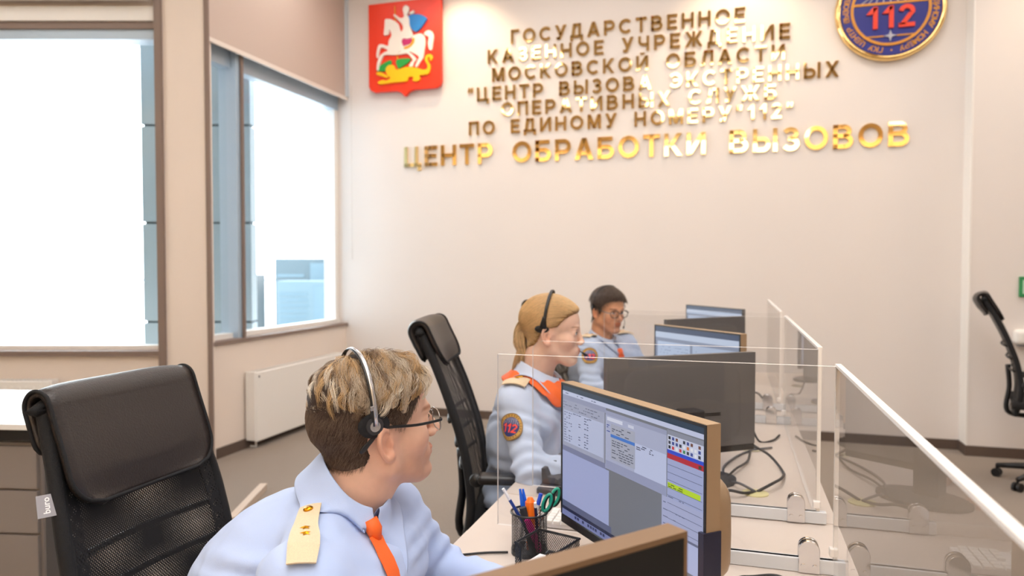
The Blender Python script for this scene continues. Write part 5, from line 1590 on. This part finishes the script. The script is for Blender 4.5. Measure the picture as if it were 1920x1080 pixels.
strand_mesh(K3, 'dark_hair', ps, .0005, .0002, hair_mat('dark hair strands', '#ffffff', .35), np.array([.12, .075, .05]) * rng.uniform(.5, 1.6, (len(ps), 1)), hair3)
black_headset(K3, 'black headset with thin microphone boom worn by the dark-haired man', 1)
glasses(K3, 'dark-rimmed eyeglasses worn by the dark-haired man', M('temple grey', '#8a8580', .3, .6), M('rim dark', '#2a2220', .35), .027, .020, rimr=.0022)
# ------------------------------------------------------------------ small things on the desks
ZD = .7405
m_wire = net_mat('black wire mesh', '#17171a', 230, .08, (1, .62), .4)
m_wireb = M('black wire rim', '#151517', .35)
# pen cup
CUP = np.array([-.452, 1.639])
t = thing('pen_cup', 'round black wire-mesh cup full of pens on the nearest desk', 'pen cup', (CUP[0], CUP[1], ZD))
R = []; U = []
for z in np.linspace(.004, .098, 4):
    R.append([(.042 * math.cos(a), .042 * math.sin(a), z) for a in np.linspace(0, 2 * PI, 41)]); U.append([(.042 * a, z) for a in np.linspace(0, 2 * PI, 41)])
MB().grid(R, uv=U).build('mesh_wall', m_wire, t, smooth=True)
MB().tube([(.043 * math.cos(a), .043 * math.sin(a), .098) for a in np.linspace(0, 2 * PI, 41)[:-1]], .0026, 8, closed=True).build('rim', m_wireb, t, smooth=True)
MB().lathe([(.0, .001), (.043, .001), (.043, .012), (.0415, .012), (.0415, .003), (0, .003)], n=40).build('base', m_wireb, t)
def cupP(x, y, z): return np.array([CUP[0] + x, CUP[1] + y, ZD + z])
CR = np.array([.957, .289, 0]); CF = np.array([-.289, .957, 0])     # sideways and away, for leaning the pens
def pen(name, label, cat, foot, top, r, cols, split, n=10):
    """a straight stick from foot to top in coloured lengths; split: fractions"""
    t = thing(name, label, cat, foot)
    a = np.zeros(3); d = np.array(top) - np.array(foot)
    for i, (pn, m, rr0, rr1) in enumerate(cols):
        MB().tube([d * split[i], d * split[i + 1]], [r * rr0, r * rr1], n).build(pn, m, t, smooth=False)
    return t
m_navy = M('navy lacquer', '#1f3c8c', .3); m_whitep = M('white plastic', '#f0eef0', .4); m_bluep = M('bright blue plastic', '#1f66e0', .25)
m_orp = M('orange plastic', '#ff7a1e', .3); m_pink = M('magenta plastic', '#e0148c', .3); m_teal = M('teal plastic', '#1f9c86', .3)
pen('pencil', 'long dark blue pencil with white eraser end, leaning out of the cup to one side', 'pencil', cupP(.012, .0, .008) + CR * .012, cupP(0, 0, .006) + CR * -.062 + CF * -.01 + [0, 0, .150], .0042,
    [('shaft', m_navy, 1, 1), ('ferrule', m_whitep, 1.02, 1.02), ('eraser', m_whitep, .95, .9)], [0, .82, .90, 1], 6)
pen('pen', 'bright blue pen standing at the back of the cup', 'pen', cupP(0, 0, .008) + CF * .018, cupP(0, 0, .145) + CR * -.022 + CF * .022, .0048, [('barrel', m_bluep, 1, 1), ('cap', m_bluep, 1.1, .55)], [0, .72, 1])
pen('pen', 'second bright blue pen close beside the first one in the cup', 'pen', cupP(.0, 0, .008) + CF * .022 + CR * .010, cupP(0, 0, .143) + CR * -.015 + CF * .028, .0048, [('barrel', m_bluep, 1, 1), ('cap', m_bluep, 1.1, .55)], [0, .72, 1])
pen('highlighter', 'orange highlighter with a wide cap in the middle of the cup', 'highlighter', cupP(0, 0, .008) + CR * .004, cupP(0, 0, .130) + CR * .002 + CF * .006, .012, [('barrel', m_orp, .9, .9), ('cap', m_orp, 1.05, 1.0), ('cap_top', m_orp, .9, .5)], [0, .62, .92, 1], 14)
pen('highlighter', 'magenta highlighter leaning inside the cup, seen through the mesh', 'highlighter', cupP(0, 0, .008) + CR * .024 + CF * -.010, cupP(0, 0, .088) + CR * -.006 + CF * -.022, .0085, [('barrel', m_pink, 1, 1), ('cap', m_pink, 1.05, .9)], [0, .6, 1], 14)
pen('marker', 'black marker cap just above the rim of the cup', 'marker', cupP(0, 0, .008) + CR * .008 + CF * -.016, cupP(0, 0, .112) + CR * -.016 + CF * -.012, .0085, [('barrel', m_dkgrey, .95, .95), ('cap', m_dkgrey, 1.05, 1.0)], [0, .6, 1], 14)
pen('ballpoint_pen', 'white ballpoint pen with a blue cap in the cup beside the scissors', 'pen', cupP(0, 0, .008) + CR * -.008 + CF * .004, cupP(0, 0, .138) + CR * .028 + CF * .010, .0048, [('barrel', m_whitep, 1, 1), ('cap', M('blue cap', '#1d4fd0', .3), 1.15, 1.0)], [0, .80, 1])
pen('pencil', 'thin dark pencil with white tip at the front of the cup', 'pencil', cupP(0, 0, .008) + CR * .022 + CF * .004, cupP(0, 0, .128) + CR * .013 + CF * -.026, .0036, [('shaft', M('dark lacquer', '#22244a', .3), 1, 1), ('eraser', m_whitep, 1.05, .95)], [0, .90, 1], 6)
# scissors
t = thing('scissors', 'pair of scissors with teal and black handles standing in the cup', 'scissors', cupP(0, 0, .010) + CR * .006)
sx = np.array([.055, 0, .150]); 
def sc_pt(u, v, w=0): return CR * (u + v * .30) * 1 + np.array([0, 0, 1.]) * v + CF * w
for s, m in ((-1, m_teal), (1, m_black)):
    loop = [sc_pt(.010 + .009 * math.cos(a) + s * .0075, .116 + s * .006 + .020 * math.sin(a), s * .003) for a in np.linspace(0, 2 * PI, 25)[:-1]]
    h = MB().tube(loop, .0036, 8, closed=True).build('handle', m_teal, t, smooth=True)
    loop2 = [sc_pt(.0145 + .0095 * math.cos(a) + s * .0075, .1145 + s * .006 + .021 * math.sin(a), s * .003 + .006) for a in np.linspace(0, 2 * PI, 25)[:-1]]
    MB().tube(loop2, .0046, 8, closed=True).build('grip', m_black, h, smooth=True)
    MB().tube([sc_pt(s * .008, .094, 0), sc_pt(-s * .002, .05, 0), sc_pt(-s * .001, .004, 0)], [.0055, .005, .0015], 8, flat=(1, .35)).build('blade', m_chrome, t)
# wire tray with paper
B_, R_, L_ = np.array([-.407, 1.560]), np.array([-.309, 1.530]), np.array([-.437, 1.470])
t = thing('wire_tray', 'open-fronted black wire-mesh note tray in front of the pen cup', 'tray', (-.37, 1.50, ZD))
o2 = np.array([-.37, 1.50]); F_ = R_ + L_ - B_
def wp(p, z): return (p[0] - o2[0], p[1] - o2[1], z)
def wpanel(mb, a, b, z0, z1):
    L = np.linalg.norm(b - a)
    mb.grid([[wp(a, z0), wp(b, z0)], [wp(a, z1), wp(b, z1)]], uv=[[(0, z0), (L, z0)], [(0, z1), (L, z1)]])
HT = .088
for a, b in ((B_, R_), (B_, L_), (R_, F_)):
    q = MB(); wpanel(q, a, b, .003, HT); q.build('mesh_side', m_wire, t)
Lf, Ff = L_ + (F_ - L_) * .14, F_ + (L_ - F_) * .22
for a, b in ((L_, Lf), (F_, Ff)):
    q = MB(); wpanel(q, a, b, .003, HT); q.build('mesh_front', m_wire, t)
q = MB(); wpanel(q, Lf, Ff, .003, .022); q.build('mesh_front', m_wire, t)
rim = [wp(Ff, .024), wp(Ff, HT - .004), wp(Ff * .8 + F_ * .2, HT), wp(F_, HT), wp(R_, HT), wp(B_, HT), wp(L_, HT), wp(Lf * .8 + L_ * .2, HT), wp(Lf, HT - .004), wp(Lf, .024)]
MB().tube(rim + [wp(Ff, .024)], .0030, 8).build('rim', m_wireb, t)
MB().tube([wp(q_, .003) for q_ in (B_, R_, F_, L_)], .002, 6, closed=True).build('foot_wire', m_wireb, t)
fl = MB(); fl.add([wp(q_, .002) for q_ in (B_, R_, F_, L_)], [(0, 1, 2, 3)]); fl.build('floor_mesh', m_wireb, t, solid=.0015)
c_ = (B_ + F_) / 2
ang = math.atan2((R_ - B_)[1], (R_ - B_)[0])
pp = tag(MB().box((0, 0, .017), (.084, .074, .034), None).build('note_block', M('white paper', '#f4f3f6', .7)), 'block of white note paper lying in the wire tray', 'paper')
pp.location = (c_[0], c_[1], ZD + .0045); pp.rotation_euler = (0, 0, ang)
# keyboard
t = thing('keyboard', 'pale keyboard lying behind the pen cup on the beige shelf', 'keyboard', (-.275, 1.872, ZD - .001), rad(0))
MB().bx(-.215, .215, -.062, .062, 0, .014).build('case', m_whitep, t, bevel=.004)
kk = MB()
m_key = M('key caps', '#efece8', .5)
for r in range(6):
    for c in range(19):
        if r == 0 and c in (1, 6, 11): continue
        if r == 5 and 3 < c < 9: continue
        if c == 14 or c == 15 and r in (3,): continue
        x = -.203 + c * .0214; y = .052 - r * .0205
        MBk = MB(); 
        MBk.box((x + .009, y - .008, .0175), (.0176, .0168, .008)).build('key', m_key, t, bevel=.0012, seg=1)
MB().box((-.203 + .0214 * 6.3, .052 - 5 * .0205 - .008, .0175), (.0214 * 5 - .004, .0168, .008)).build('space_bar', m_key, t, bevel=.0012, seg=1)
# desk phone
t = thing('desk_phone', 'dark grey desk phone with upright cradle on the middle desk, beside the clear screen', 'phone', (-.475, 2.15, ZD), rad(-8))
t.scale = (1, 1, .72)
m_ph = M('phone grey', '#4a4a4f', .5)
MB().prism([(-.085, 0), (.085, 0), (.085, .055), (-.085, .022)], lambda u, w, d: (d, u, w), -.065, .10).build('base', m_ph, t, bevel=.004)
q = MB().prism([(-.030, .03), (.030, .03), (.022, .052), (.012, .060), (-.010, .060), (-.020, .094), (-.032, .094)], lambda u, w, d: (u - .032, d, w), -.05, -.02)
q.build('cradle', m_ph, t, bevel=.003)
q = MB().prism([(-.030, .03), (.030, .03), (.022, .056), (.012, .064), (-.010, .064), (-.020, .094), (-.032, .094)], lambda u, w, d: (u - .032, d, w), .045, .07)
q.build('cradle', m_ph, t, bevel=.003)
MB().bx(.03, .092, .015, .07, .045, .052).build('display', M('phone display', '#9aa5a0', .3), t)
for r in range(4):
    for c in range(3): MB().box((.038 + c * .02, -.06 + r * .018, .032 + r * .0035), (.013, .011, .006)).build('button', m_dkgrey, t)
# cables
m_cab = M('black cable', '#1a1a1d', .5); m_cabg = M('grey cable', '#55555a', .5)
def cable(label, pts, r=.0035, m=m_cab, group=None):
    o = tag(MB().tube(catmull(pts, 8), r, 7).build('cable', m, None, smooth=True), label, 'cable', group)
Z2 = ZD + .004
cable('thin black cable running over the desk edge beside the pen cup', [(-.70, 1.46, .60), (-.668, 1.49, .70), (-.650, 1.515, .738), (-.628, 1.54, Z2 + .004), (-.59, 1.575, Z2), (-.545, 1.60, Z2), (-.498, 1.617, Z2)], .0028)
cable('black cable looping from the hole in the middle desk towards the clear screen', [(.075, 2.81, Z2 - .001), (.06, 2.62, Z2), (.02, 2.46, Z2 + .012), (-.02, 2.36, Z2), (-.06, 2.33, Z2)], .004)
cable('black cable curling out of the desk hole and up to the grey-backed monitor', [(.08, 2.27, Z2), (.125, 2.30, Z2 + .02), (.158, 2.40, Z2 + .012), (.168, 2.52, Z2), (.13, 2.60, Z2 + .03), (.07, 2.63, Z2 + .06), (-.0, 2.60, Z2 + .13)], .0045, m_cab)
cable('grey cable lying in a wave across the middle desk', [(.075, 2.27, Z2), (.03, 2.29, Z2 + .015), (-.0, 2.36, Z2), (-.02, 2.50, Z2), (.02, 2.66, Z2), (.08, 2.78, Z2), (.15, 2.84, Z2)], .004, m_cabg)
cable('short black cable between the desk hole and the screen foot', [(.075, 2.268, Z2), (.04, 2.22, Z2 + .008), (.0, 2.20, Z2 + .018), (-.04, 2.215, Z2 + .006), (-.10, 2.24, Z2)], .0045)
cable('black cable behind the monitor in the colourful-screen corner', [(-.02, 1.56, Z2), (.02, 1.60, Z2 + .01), (.05, 1.64, Z2), (.10, 1.66, Z2), (.14, 1.62, Z2)], .004)
cable('grey cable hanging behind the monitors of the farthest desk', [(.02, 4.20, .95), (.05, 4.18, .82), (.09, 4.10, Z2), (.14, 4.05, Z2), (.16, 3.90, Z2)], .004, m_cabg)
cable('black cable at the far end of the middle desk', [(.05, 3.00, .90), (.08, 2.97, .80), (.11, 2.93, Z2), (.16, 2.96, Z2), (.19, 3.06, Z2)], .004)
g = tag(MB().lathe([(.0, 0), (.038, 0), (.038, .003), (.030, .0045), (0, .0045)], n=28).build('cable_grommet', M('yellowish grommet', '#d9cf9a', .4)), 'flat yellowish cable hole cover on the middle desk', 'cable hole cover')
g.location = (.075, 2.265, ZD - .0005)
# in-line headset box at the bottom edge
t = thing('headset_control', 'small navy in-line control box with white plug at the edge of the nearest desk', 'control box', (-.53, 1.475, ZD), rad(-10))
MB().bx(-.03, .045, -.012, .012, 0, .016).build('box', M('navy plastic', '#23243c', .35), t, bevel=.004)
MB().bx(-.058, -.03, -.008, .008, .001, .012).build('plug', m_whitep, t, bevel=.002)
MB().tube(catmull([(-.058, 0, .006), (-.09, .004, .005), (-.125, -.006, .0045), (-.15, -.03, .0045)], 5), .0022, 6).build('lead', m_whitep, t, smooth=True)
